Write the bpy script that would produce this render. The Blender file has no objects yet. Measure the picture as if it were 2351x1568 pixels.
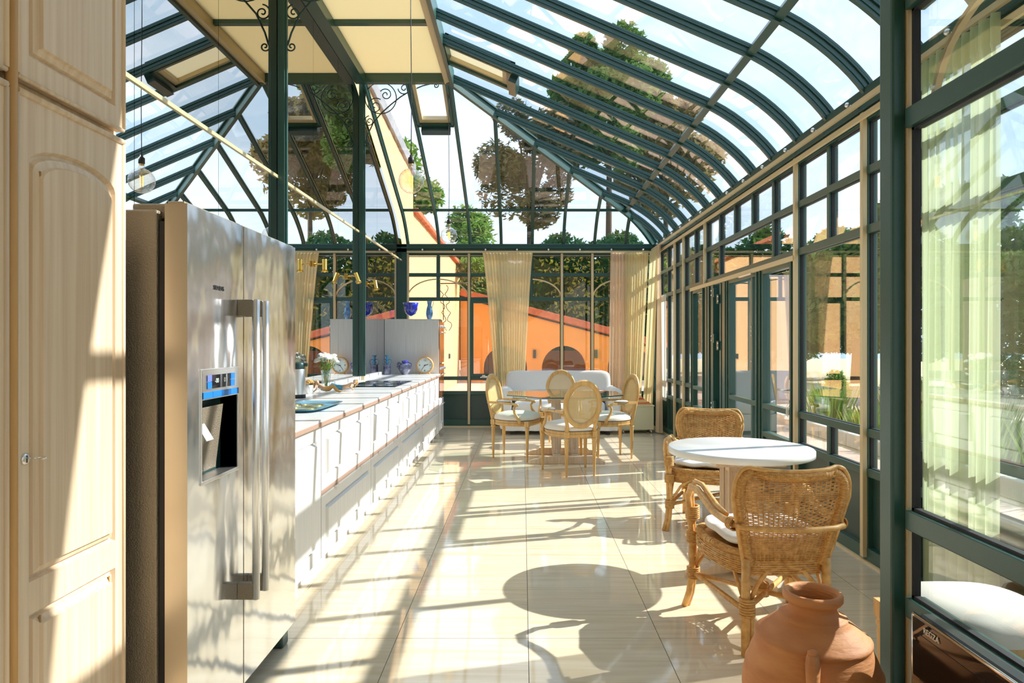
import bpy, math, random
from mathutils import Vector, Matrix
from math import sin, cos, pi, radians, sqrt
random.seed(7)
sc = bpy.context.scene
COL = sc.collection
# ------------------------------------------------------------------ camera
F = 1560.0; CX, CY = 1200.0, 785.0; EYE = 1.36
cd = bpy.data.cameras.new('camera'); cam = bpy.data.objects.new('camera', cd); COL.objects.link(cam)
cam.location = (0, 0, EYE); cam.rotation_euler = (pi/2, 0, 0)
cd.sensor_width = 36; cd.lens = 36*F/2351
cd.shift_x = -(CX-1175.5)/2351; cd.shift_y = (CY-784)/2351
cd.clip_end = 400; cd.clip_start = .02
sc.camera = cam
# ------------------------------------------------------------------ world, sun, exposure
w = bpy.data.worlds.new('sky'); sc.world = w; w.use_nodes = True
nt = w.node_tree; nt.nodes.clear()
def N(t, typ, **kw):
    n = t.nodes.new(typ)
    for k, v in kw.items():
        if k in n.inputs: n.inputs[k].default_value = v
        else: setattr(n, k, v)
    return n
wo = N(nt, 'ShaderNodeOutputWorld'); bg = N(nt, 'ShaderNodeBackground'); bg.inputs[1].default_value = 1.25
tc = N(nt, 'ShaderNodeTexCoord'); mp = N(nt, 'ShaderNodeMapping'); mp.inputs['Scale'].default_value = (1, 1, 2.6)
nz = N(nt, 'ShaderNodeTexNoise'); nz.inputs['Scale'].default_value = 1.9; nz.inputs['Detail'].default_value = 7; nz.inputs['Roughness'].default_value = .55
cr = N(nt, 'ShaderNodeValToRGB'); cr.color_ramp.elements[0].position = .42; cr.color_ramp.elements[1].position = .72
cr.color_ramp.elements[0].color = (.34, .46, .60, 1); cr.color_ramp.elements[1].color = (.66, .72, .80, 1)
L = nt.links.new
L(tc.outputs['Generated'], mp.inputs[0]); L(mp.outputs[0], nz.inputs['Vector']); L(nz.outputs['Fac'], cr.inputs[0])
L(cr.outputs[0], bg.inputs[0]); L(bg.outputs[0], wo.inputs[0])
sl = bpy.data.lights.new('sun', 'SUN'); so = bpy.data.objects.new('sun', sl); COL.objects.link(so)
sl.energy = 4.4; sl.angle = radians(.55); sl.color = (1, .96, .9)
so.rotation_euler = Vector((.987, .28, .74)).to_track_quat('Z', 'Y').to_euler(); so.location = (20, 6, 16)
vs = sc.view_settings; vs.view_transform = 'Standard'; vs.look = 'None'; vs.exposure = 1.05; vs.gamma = 1; vs.use_curve_mapping = False
cy = sc.cycles; cy.max_bounces = 12; cy.diffuse_bounces = 5; cy.glossy_bounces = 6; cy.transmission_bounces = 8
cy.transparent_max_bounces = 40; cy.use_denoising = True; cy.caustics_reflective = False; cy.caustics_refractive = False
cy.sample_clamp_indirect = 8

# ------------------------------------------------------------------ materials
def mat(name, col, rough=.5, metal=0, var=0, vscale=5, vstretch=(1,1,1), col2=None, bump=0, bscale=40, bstretch=(1,1,1), spec=.5,
        coat=0, sheen=0, trans=0, coord='Object', objrand=0, detail=5, distort=0, emit=None, bdist=.01):
    m = bpy.data.materials.new(name); m.use_nodes = True; t = m.node_tree; t.nodes.clear()
    o = N(t, 'ShaderNodeOutputMaterial'); b = N(t, 'ShaderNodeBsdfPrincipled')
    b.inputs['Base Color'].default_value = (*col, 1); b.inputs['Roughness'].default_value = rough; b.inputs['Metallic'].default_value = metal
    b.inputs['Specular IOR Level'].default_value = spec; b.inputs['Coat Weight'].default_value = coat
    b.inputs['Sheen Weight'].default_value = sheen
    if trans: b.inputs['Transmission Weight'].default_value = trans
    if emit: b.inputs['Emission Color'].default_value = (*emit[0], 1); b.inputs['Emission Strength'].default_value = emit[1]
    lk = t.links.new; lk(b.outputs[0], o.inputs[0])
    if var or bump:
        c = N(t, 'ShaderNodeTexCoord')
        src = c.outputs[coord]
        if objrand:
            oi = N(t, 'ShaderNodeObjectInfo'); ml = N(t, 'ShaderNodeVectorMath', operation='SCALE'); ml.inputs[0].default_value = (13.1, 7.7, 3.3)
            lk(oi.outputs['Random'], ml.inputs['Scale']); ad = N(t, 'ShaderNodeVectorMath', operation='ADD'); lk(src, ad.inputs[0]); lk(ml.outputs[0], ad.inputs[1]); src = ad.outputs[0]
    if var:
        mpp = N(t, 'ShaderNodeMapping'); mpp.inputs['Scale'].default_value = vstretch; lk(src, mpp.inputs[0])
        n = N(t, 'ShaderNodeTexNoise'); n.inputs['Scale'].default_value = vscale; n.inputs['Detail'].default_value = detail; n.inputs['Distortion'].default_value = distort
        lk(mpp.outputs[0], n.inputs['Vector'])
        r = N(t, 'ShaderNodeValToRGB'); c2 = col2 or tuple(x*(1-var) for x in col)
        r.color_ramp.elements[0].position = .32; r.color_ramp.elements[1].position = .68
        r.color_ramp.elements[0].color = (*c2, 1); r.color_ramp.elements[1].color = (*col, 1)
        lk(n.outputs['Fac'], r.inputs[0]); lk(r.outputs[0], b.inputs['Base Color'])
    if bump:
        mp2 = N(t, 'ShaderNodeMapping'); mp2.inputs['Scale'].default_value = bstretch; lk(src, mp2.inputs[0])
        n2 = N(t, 'ShaderNodeTexNoise'); n2.inputs['Scale'].default_value = bscale; n2.inputs['Detail'].default_value = 3; lk(mp2.outputs[0], n2.inputs['Vector'])
        bp = N(t, 'ShaderNodeBump'); bp.inputs['Strength'].default_value = bump; bp.inputs['Distance'].default_value = bdist; lk(n2.outputs['Fac'], bp.inputs['Height']); lk(bp.outputs[0], b.inputs['Normal'])
    return m
def S(r, g, b):  # srgb 0-255 -> linear
    f = lambda c: (c/255/12.92) if c <= 10 else ((c/255+.055)/1.055)**2.4
    return (f(r), f(g), f(b))
def glassmat(name, tint=(.97, .99, .985), base=.05, power=5, gtint=(1, 1, 1)):
    m = bpy.data.materials.new(name); m.use_nodes = True; t = m.node_tree; t.nodes.clear()
    o = N(t, 'ShaderNodeOutputMaterial'); mx = N(t, 'ShaderNodeMixShader'); tr = N(t, 'ShaderNodeBsdfTransparent'); gl = N(t, 'ShaderNodeBsdfGlossy')
    tr.inputs[0].default_value = (*tint, 1); gl.inputs[0].default_value = (*gtint, 1); gl.inputs['Roughness'].default_value = 0
    lw = N(t, 'ShaderNodeLayerWeight'); lw.inputs['Blend'].default_value = .5
    p = N(t, 'ShaderNodeMath', operation='POWER'); p.inputs[1].default_value = power
    a = N(t, 'ShaderNodeMath', operation='MULTIPLY_ADD'); a.inputs[1].default_value = 1-base; a.inputs[2].default_value = base
    k = t.links.new
    k(lw.outputs['Facing'], p.inputs[0]); k(p.outputs[0], a.inputs[0]); k(a.outputs[0], mx.inputs[0]); k(tr.outputs[0], mx.inputs[1]); k(gl.outputs[0], mx.inputs[2]); k(mx.outputs[0], o.inputs[0])
    return m
def clothmat(name, col, thin=.25, transl=.45):
    m = bpy.data.materials.new(name); m.use_nodes = True; t = m.node_tree; t.nodes.clear(); k = t.links.new
    o = N(t, 'ShaderNodeOutputMaterial'); d = N(t, 'ShaderNodeBsdfDiffuse'); tl = N(t, 'ShaderNodeBsdfTranslucent'); tr = N(t, 'ShaderNodeBsdfTransparent')
    d.inputs[0].default_value = (*col, 1); tl.inputs[0].default_value = (*col, 1)
    m1 = N(t, 'ShaderNodeMixShader'); m1.inputs[0].default_value = transl; m2 = N(t, 'ShaderNodeMixShader'); m2.inputs[0].default_value = thin
    k(d.outputs[0], m1.inputs[1]); k(tl.outputs[0], m1.inputs[2]); k(m1.outputs[0], m2.inputs[1]); k(tr.outputs[0], m2.inputs[2]); k(m2.outputs[0], o.inputs[0])
    return m
def mirrormat(name, c, rough=0):
    m = bpy.data.materials.new(name); m.use_nodes = True; t = m.node_tree; t.nodes.clear()
    o = N(t, 'ShaderNodeOutputMaterial'); g = N(t, 'ShaderNodeBsdfGlossy'); g.inputs[0].default_value = (*c, 1); g.inputs['Roughness'].default_value = rough
    t.links.new(g.outputs[0], o.inputs[0]); return m
M = {}
M['green'] = mat('green_paint', (.028, .095, .080), .32, spec=.6, bump=.05, bscale=300)
M['greenpanel'] = mat('green_panel', (.03, .075, .068), .3, spec=.6, var=.15, vscale=2)
M['iron'] = mat('wrought_iron', (.035, .075, .07), .45, metal=.3)
M['beige'] = mat('beige_paint', S(224, 203, 160), .4)
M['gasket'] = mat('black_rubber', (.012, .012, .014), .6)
M['panel'] = None
M['glass'] = glassmat('window_glass', base=.07, power=4)
M['roofglass'] = glassmat('roof_glass', (.95, .975, .985), .06, 5, (.95, .98, 1))
M['cream'] = mat('cream_wall_paint', S(232, 222, 205), .8, bump=.1, bscale=90)
M['tile'] = mat('travertine_floor_tile', S(240, 226, 200), .045, var=1, vscale=3.2, vstretch=(.55, 9, 1), col2=S(224, 205, 172), objrand=1, detail=8, spec=.62, distort=.4)
M['grout'] = mat('dark_grout', S(120, 112, 98), .8)
M['oak'] = mat('whitewashed_oak', S(235, 214, 186), .42, var=1, vscale=4, vstretch=(14, 14, .35), col2=S(218, 192, 160), detail=7, spec=.4, bump=.08, bscale=60, bstretch=(10, 10, .6))
M['oakdark'] = mat('waxed_oak_groove', S(205, 160, 100), .5, var=.25, vscale=12, vstretch=(1, 1, .2))
M['kitchen'] = mat('white_stained_oak', S(226, 224, 221), .42, var=1, vscale=9, vstretch=(14, 14, .3), col2=S(212, 209, 205), detail=6)
M['kgap'] = mat('taupe_groove', S(104, 84, 70), .7)
M['worktop'] = mat('white_stone_worktop', S(230, 229, 226), .25, var=.04, vscale=30)
M['edge'] = mat('taupe_worktop_edge', S(168, 138, 122), .45)
M['steel'] = mat('polished_steel_door', (.74, .755, .77), .12, metal=.92, bump=.5, bscale=2.6, bstretch=(1, 1, .6), bdist=.03)
M['steelside'] = mat('textured_grey_side', S(150, 138, 120), .38, metal=.35, bump=.5, bscale=220)
M['satin'] = mat('satin_steel', (.82, .82, .82), .34, metal=1)
M['chrome'] = mat('chrome', (.85, .85, .85), .08, metal=1)
M['doorside'] = mat('steel_door_edge', S(206, 190, 166), .3, metal=.6)  # steel edge with the pantry's tan reflection put into its colour
M['blackgloss'] = mat('black_glass', (.012, .013, .016), .03, spec=.7)
M['black'] = mat('black_plastic', (.02, .02, .022), .4)
M['blue'] = mat('blue_key', S(20, 120, 205), .35)
M['lilacblue'] = mat('lilac_key', S(105, 120, 210), .35)
M['white'] = mat('white_lacquer', S(246, 246, 244), .3)
M['tabletop'] = mat('white_laminate', S(244, 247, 248), .22)
M['rattan'] = mat('rattan_cane', S(238, 192, 122), .42, var=1, vscale=30, col2=S(206, 152, 84), detail=3, spec=.45)
M['wrap'] = mat('rattan_wrap', S(234, 186, 112), .45, var=1, vscale=55, vstretch=(1, 1, 3), col2=S(196, 140, 72), spec=.45, bump=.5, bscale=160, bstretch=(.3, .3, 2))
M['weave'] = mat('rattan_weave', S(236, 188, 114), .5, var=1, vscale=38, col2=S(196, 142, 74))
M['beech'] = mat('waxed_beech', S(226, 186, 122), .38, var=1, vscale=6, vstretch=(6, 6, .8), col2=S(206, 160, 96))
M['cane'] = mat('woven_cane', S(226, 200, 145), .5)
M['linen'] = mat('cream_linen', S(238, 232, 220), .85, bump=.2, bscale=500, sheen=.2)
M['cotton'] = mat('white_cotton', S(243, 242, 238), .85, bump=.25, bscale=14, sheen=.2, bdist=.02)
M['nail'] = mat('bronze_nailheads', S(84, 66, 50), .4, metal=.6)
M['sofa'] = mat('pale_sofa_cover', S(232, 233, 232), .9, bump=.3, bscale=6, bdist=.03, sheen=.2)
M['pedestal'] = mat('limed_wood', S(224, 204, 180), .5, var=1, vscale=7, vstretch=(8, 8, .6), col2=S(205, 180, 154))
M['tglass'] = glassmat('green_table_glass', (.86, .95, .91), .07, 4)
M['tedge'] = mat('glass_edge', S(50, 95, 85), .12, spec=.8)
M['terracotta'] = mat('terracotta', S(216, 150, 94), .62, var=1, vscale=5, vstretch=(1, 1, 3.5), col2=S(190, 120, 68), detail=8, bump=.25, bscale=28, bstretch=(1, 1, 4))
M['panel'] = clothmat('translucent_cream_roof_panel', S(232, 220, 188), 0, .6)
M['sheer'] = clothmat('cream_sheer', S(240, 230, 190), .12, .5)
M['sheer2'] = clothmat('white_sheer', S(244, 242, 232), .25, .5)
M['drape'] = clothmat('beige_drape', S(236, 216, 188), .0, .35)
M['gardenlitsheer'] = clothmat('garden_lit_sheer', S(222, 232, 196), .3, .6)  # green light from the garden behind is put into the cloth colour
M['mirror'] = mirrormat('mirror_silver', (.9, .9, .9))
M['mirrordim'] = mirrormat('mirror_silver_dim', (.8, .79, .8))
M['mirrordark'] = mirrormat('mirror_smoked', (.60, .58, .55))
M['gold'] = mat('pale_gold_strip', S(222, 208, 160), .3, metal=.3)
M['brass'] = mat('brass', S(220, 180, 90), .18, metal=1)
M['bulb'] = glassmat('bulb_glass', (.97, .93, .86), .12, 2.5)
M['filament'] = mat('amber_filament', S(255, 170, 60), .4, emit=((1, .5, .12), 1.2))
M['orange'] = mat('orange_stucco', S(236, 158, 76), .9, var=.08, vscale=3, bump=.15, bscale=60)
M['peach'] = mat('peach_stucco', S(238, 186, 128), .9, var=.05, vscale=3, bump=.15, bscale=60)
M['lilac'] = mat('lilac_grey_stucco', S(196, 186, 188), .9, var=.05, vscale=3)
M['rooftile'] = mat('clay_roof_tile', S(205, 112, 72), .8, var=.3, vscale=6, objrand=1)
M['slate'] = mat('grey_coping', S(150, 148, 150), .7, var=.2, vscale=6, objrand=1)
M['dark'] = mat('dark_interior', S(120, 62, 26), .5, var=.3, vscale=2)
M['leaf1'] = clothmat('green_leaves', (.13, .22, .06), 0, .35)
M['leaf2'] = clothmat('dark_leaves', (.05, .115, .03), 0, .35)
M['leaf3'] = clothmat('autumn_leaves', (.26, .21, .09), 0, .35)
M['leaf4'] = clothmat('bright_leaves', (.20, .32, .06), 0, .4)
M['leaf5'] = clothmat('yellow_leaves', (.42, .36, .06), 0, .4)
M['bark'] = mat('bark', S(90, 74, 58), .9, var=.3, vscale=9)
M['paving'] = mat('pink_paving', S(206, 176, 156), .85, var=.12, vscale=2)
M['sand'] = mat('sandy_ground', S(212, 194, 156), .95, var=.15, vscale=1.5, bump=.4, bscale=10)
M['stone'] = mat('white_kerb_stone', S(232, 226, 214), .8, var=.08, vscale=5)
M['soil'] = mat('soil', S(96, 76, 54), 1)
M['cobalt'] = mat('cobalt_glass', S(30, 50, 205), .08, var=.4, vscale=10, spec=.8, coat=.5)
M['azure'] = mat('azure_glass', S(30, 140, 190), .1, spec=.8, coat=.4)
M['smoke'] = mat('mottled_blue_grey_glass', S(150, 150, 168), .15, var=1, vscale=14, col2=S(60, 66, 110), spec=.8, coat=.4)
M['jugm'] = mat('iridescent_blue_glass', S(110, 170, 205), .15, var=1, vscale=18, col2=S(50, 70, 130), spec=.8, coat=.4)
M['dial'] = mat('pale_dial', S(222, 232, 228), .5)
M['clockwood'] = mat('light_wood_rim', S(222, 172, 110), .45)
M['vglass'] = glassmat('vase_glass', (.93, .97, .95), .12, 3)
M['petal'] = mat('white_petals', S(246, 246, 236), .7)
M['stem'] = mat('green_stems', S(90, 140, 50), .6)
M['skin'] = mat('painted_clay_flesh', S(222, 182, 150), .5, var=.15, vscale=20)
M['tail'] = mat('glazed_blue_clay', S(70, 150, 180), .3, var=.4, vscale=30)
M['ochre'] = mat('ochre_clay', S(206, 156, 84), .5)
M['straw'] = mat('striped_straw', S(222, 180, 120), .8)
M['strawred'] = mat('striped_straw_red', S(196, 84, 58), .8)
M['boxm'] = mat('pale_green_box_paint', S(226, 226, 196), .5)
M['traym'] = mat('pale_blue_glaze', S(120, 180, 205), .12, var=.2, vscale=6, spec=.7)
M['porcelain'] = mat('white_porcelain', S(238, 240, 240), .2)
M['ovenglass'] = mat('oven_glass_with_reflection', S(120, 70, 36), .04, spec=.9)  # black glass; its orange-brown reflection is put into the base colour
M['blind'] = clothmat('pale_blind', S(226, 220, 200), 0, .6)
M['brownplastic'] = mat('brown_plastic', S(78, 60, 54), .4)

# ------------------------------------------------------------------ mesh helpers
class MB:
    def __init__(s): s.v = []; s.f = []; s.sm = []; s.M = None
    def add(s, vs, fs, smooth=False):
        b = len(s.v)
        if s.M is not None: vs = [s.M @ Vector(q) for q in vs]
        s.v += [tuple(q) for q in vs]; s.f += [tuple(b+i for i in f) for f in fs]; s.sm += [smooth]*len(fs); return s
    def box(s, x0, x1, y0, y1, z0, z1):
        return s.add([(x0,y0,z0),(x1,y0,z0),(x1,y1,z0),(x0,y1,z0),(x0,y0,z1),(x1,y0,z1),(x1,y1,z1),(x0,y1,z1)],
                     [(0,3,2,1),(4,5,6,7),(0,1,5,4),(1,2,6,5),(2,3,7,6),(3,0,4,7)])
    def bar(s, p, q, w, h, up=(0,0,1)):
        p, q = Vector(p), Vector(q); d = (q-p).normalized(); u = Vector(up)
        sd = d.cross(u)
        if sd.length < 1e-4: sd = d.cross(Vector((1,0,0)))
        sd.normalize(); n = sd.cross(d).normalized(); sd = sd*w/2; n = n*h/2
        vs = [p-sd-n, p+sd-n, p+sd+n, p-sd+n, q-sd-n, q+sd-n, q+sd+n, q-sd+n]
        return s.add(vs, [(3,2,1,0),(4,5,6,7),(0,1,5,4),(1,2,6,5),(2,3,7,6),(3,0,4,7)])
    def sweep(s, pts, side, w, h, off=0, closed=False, smooth=False):
        pts = [Vector(p) for p in pts]; n = len(pts); vs = []
        for i, p in enumerate(pts):
            if closed: t = pts[(i+1)%n]-pts[i-1]
            else: t = pts[min(i+1,n-1)]-pts[max(i-1,0)]
            t.normalize(); sd = Vector(side(i)) if callable(side) else Vector(side); sd = (sd - t*sd.dot(t)).normalized()
            nn = sd.cross(t).normalized()
            if nn.z < 0 and not closed: nn = -nn; 
            for a, b in ((-1,off-h),(1,off-h),(1,off),(-1,off)): vs.append(p+sd*a*w/2+nn*b)
        fs = []
        for i in range(n if closed else n-1):
            a = i*4; b = ((i+1)%n)*4
            for k in range(4): fs.append((a+k, a+(k+1)%4, b+(k+1)%4, b+k))
        if not closed: fs += [(3,2,1,0), tuple(len(vs)-4+k for k in range(4))]
        return s.add(vs, fs, smooth)
    def tube(s, pts, r, n=8, closed=False, caps=True, flat=1):
        pts = [Vector(p) for p in pts]; m = len(pts); vs = []; prev = None
        for i, p in enumerate(pts):
            t = (pts[(i+1)%m]-pts[i-1]) if closed else (pts[min(i+1,m-1)]-pts[max(i-1,0)])
            if t.length < 1e-9: t = Vector((0,0,1))
            t.normalize()
            if prev is None:
                a = Vector((0,0,1)) if abs(t.z) < .9 else Vector((1,0,0)); u = (a-t*a.dot(t)).normalized()
            else:
                u = prev-t*prev.dot(t)
                u = u.normalized() if u.length > 1e-6 else t.orthogonal().normalized()
            prev = u; v = t.cross(u); rr = r[i] if isinstance(r, (list, tuple)) else r
            for k in range(n):
                a = 2*pi*k/n; vs.append(p+u*cos(a)*rr+v*sin(a)*rr*flat)
        fs = []
        for i in range(m if closed else m-1):
            a = i*n; b = ((i+1)%m)*n
            for k in range(n): fs.append((a+k, a+(k+1)%n, b+(k+1)%n, b+k))
        s.add(vs, fs, True)
        if caps and not closed:
            b = len(s.v)-m*n
            s.f += [tuple(b+n-1-k for k in range(n)), tuple(b+(m-1)*n+k for k in range(n))]; s.sm += [False]*2
        return s
    def lathe(s, prof, n=24, c=(0,0,0), sx=1, sy=1):
        vs = []; fs = []
        for r, z in prof:
            for k in range(n):
                a = 2*pi*k/n; vs.append((c[0]+r*cos(a)*sx, c[1]+r*sin(a)*sy, c[2]+z))
        for i in range(len(prof)-1):
            for k in range(n): fs.append((i*n+k, i*n+(k+1)%n, (i+1)*n+(k+1)%n, (i+1)*n+k))
        return s.add(vs, fs, True)
    def sph(s, c, r, n=12, m=8, sc3=(1,1,1)):
        prof = [(max(1e-5, sin(pi*i/m)), -cos(pi*i/m)) for i in range(m+1)]
        vs = []; fs = []
        for a, z in prof:
            for k in range(n): vs.append((c[0]+r*a*cos(2*pi*k/n)*sc3[0], c[1]+r*a*sin(2*pi*k/n)*sc3[1], c[2]+r*z*sc3[2]))
        for i in range(m):
            for k in range(n): fs.append((i*n+k, i*n+(k+1)%n, (i+1)*n+(k+1)%n, (i+1)*n+k))
        return s.add(vs, fs, True)
    def prism(s, poly, f, t):   # poly 2-D, f(u,v,w)->3-D, thickness t along w
        n = len(poly); vs = [f(a,b,0) for a,b in poly]+[f(a,b,t) for a,b in poly]
        fs = [tuple(range(n-1,-1,-1)), tuple(range(n,2*n))]+[(i,(i+1)%n,n+(i+1)%n,n+i) for i in range(n)]
        return s.add(vs, fs)
    def grid(s, f, nu, nv, smooth=True):
        vs = [f(i/nu, j/nv) for j in range(nv+1) for i in range(nu+1)]
        fs = [(j*(nu+1)+i, j*(nu+1)+i+1, (j+1)*(nu+1)+i+1, (j+1)*(nu+1)+i) for j in range(nv) for i in range(nu)]
        return s.add(vs, fs, smooth)
    def mesh(s, name):
        me = bpy.data.meshes.new(name); me.from_pydata(s.v, [], s.f); me.polygons.foreach_set('use_smooth', s.sm); me.update(); return me
    def build(s, name, m, parent=None, bevel=0, kind=None, label=None, solid=0):
        me = s.mesh(name); me.materials.append(M[m] if isinstance(m, str) else m)
        if not s.f: print('EMPTY', name)
        o = bpy.data.objects.new(name, me); COL.objects.link(o)
        if parent is not None: o.parent = parent
        if bevel:
            b = o.modifiers.new('bevel', 'BEVEL'); b.width = bevel; b.segments = 2; b.limit_method = 'ANGLE'; b.angle_limit = radians(40)
        if kind: o['kind'] = kind
        if label: o['label'] = label
        return o
def inst(me_obj, name, parent, loc=(0,0,0), rot=(0,0,0), scale=None):
    o = bpy.data.objects.new(name, me_obj.data); COL.objects.link(o); o.parent = parent; o.location = loc; o.rotation_euler = rot
    if scale: o.scale = scale
    return o
def fixn(o):
    import bmesh
    b = bmesh.new(); b.from_mesh(o.data); bmesh.ops.recalc_face_normals(b, faces=b.faces); b.to_mesh(o.data); b.free()
def E(name, loc=(0,0,0), rz=0):
    o = bpy.data.objects.new(name, None); COL.objects.link(o); o.location = loc; o.rotation_euler = (0,0,rz); o.empty_display_size = .05; return o
def T(name, label, cat, loc=(0,0,0), rz=0, group=None):
    o = E(name, loc, rz); o['label'] = label; o['category'] = cat; o['kind'] = 'thing'
    if group: o['group'] = group
    return o
def ST(name, loc=(0,0,0)):
    o = E(name, loc); o['kind'] = 'structure'; return o
def tag(o, label, cat, group=None, kind='thing'):
    o['label'] = label; o['category'] = cat; o['kind'] = kind
    if group: o['group'] = group
    return o
def cptree(r, loc=None, rz=None, label=None, parent=None):
    c = r.copy(); COL.objects.link(c)
    if parent is not None: c.parent = parent
    for ch in [x for x in r.children]: cptree(ch, parent=c)
    if loc: c.location = loc
    if rz is not None: c.rotation_euler = (0,0,rz)
    if label: c['label'] = label
    return c
def text(s, size, m, parent, loc, rot, name='lettering', ext=.0006, align='CENTER'):
    c = bpy.data.curves.new(name, 'FONT'); c.body = s; c.size = size; c.extrude = ext; c.align_x = align; c.align_y = 'CENTER'; c.materials.append(M[m])
    o = bpy.data.objects.new('tmp', c); COL.objects.link(o); bpy.context.view_layer.update()
    me = bpy.data.meshes.new_from_object(o.evaluated_get(bpy.context.evaluated_depsgraph_get())); me.materials.clear(); me.materials.append(M[m])
    bpy.data.objects.remove(o); bpy.data.curves.remove(c); me.name = name
    o = bpy.data.objects.new(name, me); COL.objects.link(o); o.parent = parent; o.location = loc; o.rotation_euler = rot; return o
def P(px, py, Y): return Vector(((px-CX)*Y/F, Y, EYE-(py-CY)*Y/F))
# ================================================================== SETTING
XR, XS, XM, YB = 2.14, 1.16, -1.94, 10.94
YK = lambda k: 7.88+.524*k
# floor ------------------------------------------------------------
fl = ST('floor')
MB().box(-2.1, 2.2, -1.6, 11.0, -.12, -.004).build('floor_bed', 'grout', fl)
TX, TY = .604, .61
tm = MB().box(0, TX-.003, 0, TY-.003, -.02, 0).build('tile', 'tile', fl)
first = True
for i in range(-4, 5):
    for j in range(-8, 14):
        x = .027+TX*i; y = 3.12+TY*j
        if x+TX < -1.95 or x > 2.17 or y+TY < -1.5 or y > 10.98: continue
        if (j < -4): continue
        if first: tm.location = (x, y, 0); first = False
        else: inst(tm, 'tile', fl, (x, y, 0))
# ceiling / roof ---------------------------------------------------
rf = ST('ceiling')
XE, YC, DR = 2.17, 11.02, 3.02
def bez(a, b, c, d, t): return tuple((1-t)**3*a[i]+3*(1-t)**2*t*b[i]+3*(1-t)*t*t*c[i]+t**3*d[i] for i in range(2))
PR = [bez((0,2.93),(.13,3.115),(.38,3.325),(.62,3.425), i/9) for i in range(10)]
PR.append((DR, 3.425+.43*(DR-.62)))
def zf(d):
    for (a, za), (b, zb) in zip(PR, PR[1:]):
        if d <= b: return za+(zb-za)*(d-a)/(b-a)
    return PR[-1][1]
ZR = PR[-1][1]; KY = (YC-7.88)/DR
def levels(d0, d1, extra=()):
    return sorted({round(d, 4) for d in [p[0] for p in PR]+[d0, d1]+list(extra) if d0-1e-6 <= d <= d1+1e-6})
Rp = lambda Y, d, o=0: Vector((XE-d, Y, zf(d)+o))
Bp = lambda X, d, o=0: Vector((X, YC-d*KY, zf(d)+o))
DP = .57
def rafter(pts, side, name):
    m = MB(); m.sweep(pts, side, .028, .056, off=-.010); m.sweep(pts, side, .05, .012, off=0)
    m.sweep(pts, side, .040, .010, off=-.036); m.sweep(pts, side, .042, .014, off=.018); return m.build(name, 'green', rf)
for k in range(-12, 6):
    Y = YK(k); dm = DR if k <= 0 else DR*(YC-Y)/(YC-7.88)
    rafter([Rp(Y, d) for d in levels(0, dm)], (0,1,0), 'rafter')
for k in range(-2, 6):
    X = -.85+.503*k; dm = DR if k <= 0 else DR-.503*k
    rafter([Bp(X, d) for d in levels(0, dm)], (1,0,0), 'rafter')
hp = [Vector((XE-d, YC-d*KY, zf(d))) for d in levels(0, DR)]
m = MB(); sdv = Vector((KY, -1, 0)).normalized()
sdh = Vector((1, -KY, 0)).normalized()
m.sweep(hp, sdh, .045, .1, off=-.01); m.sweep(hp, sdh, .085, .02, off=.01); m.build('hip_rafter', 'green', rf)
# pale cover plates along the hip, between the rafters, with screws
for k in range(0, 6):
    d0 = DR-.503*k-.03; d1 = DR-.503*(k+1)+.05
    if d1 < .02: d1 = .05
    pts = [Vector((XE-d+.05, YC-d*KY+.05, zf(d)-.005)) for d in sorted(levels(d1, d0), reverse=False)]
    MB().sweep(pts, sdh, .05, .006).build('hip_cover_plate', mat('pale_green_plate', S(120,160,150), .3, metal=.4) if k == 0 else bpy.data.materials['pale_green_plate'], rf)
# purlins
for k in range(-12, 5):
    ya, yb = YK(k), min(YK(k+1), YC-DP*KY)
    if yb-ya < .05: continue
    o = MB().box(-.028, .028, ya+.018, yb-.018, -.05, .0).build('purlin', 'green', rf)
    o.location = (XE-DP, 0, zf(DP)); o.rotation_euler = (0, math.atan(.45), 0)
for k in range(-2, 5):
    xa = -.85+.503*k; MB().bar((xa+.018, YC-DP*KY, zf(DP)-.02), (min(xa+.503, 1.6)-.018, YC-DP*KY, zf(DP)-.02), .03, .04).build('purlin', 'green', rf)
# roof panes
def pane_right(k, d0, d1):
    ya, yb = YK(k)+.02, YK(k+1)-.02; ex = []
    da = (YC-ya)/KY; db = (YC-yb)/KY
    lv = levels(d0, min(d1, da), [x for x in (da, db) if d0 < x < d1])
    if len(lv) < 2: return
    top, vs, fs = 0, [], []
    for d in lv:
        yh = max(ya, min(yb, YC-d*KY))
        vs += [Rp(ya, d, 0), Rp(yh, d, 0), Rp(ya, d, .006), Rp(yh, d, .006)]
    for i in range(len(lv)-1):
        a, b = 4*i, 4*i+4; fs += [(a, a+1, b+1, b), (a+2, b+2, b+3, a+3)]
    fs += [(0,2,3,1)]
    MB().add(vs, fs).build('glass_pane', 'roofglass', rf)
for k in (-12, -11):   # unseen bays closed with solid panels, added to shade the pantry
    m = MB(); lv = levels(0, DR); vs = []; fs = []
    for d in lv: vs += [Rp(YK(k)+.02, d, .01), Rp(YK(k+1)-.02, d, .01), Rp(YK(k)+.02, d, .05), Rp(YK(k+1)-.02, d, .05)]
    for i in range(len(lv)-1): a, b = 4*i, 4*i+4; fs += [(a, a+1, b+1, b), (a+2, b+2, b+3, a+3)]
    m.add(vs, fs).build('shade_panel', 'cream', rf)
for k in range(-10, 6):
    for d0, d1 in ((0, DP-.02), (DP+.02, DR-.02)):
        if k == -2 and d1 > 1: d1 = 2.24
        if d0 < (YC-YK(k))/KY - .03: pane_right(k, d0, d1)
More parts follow.
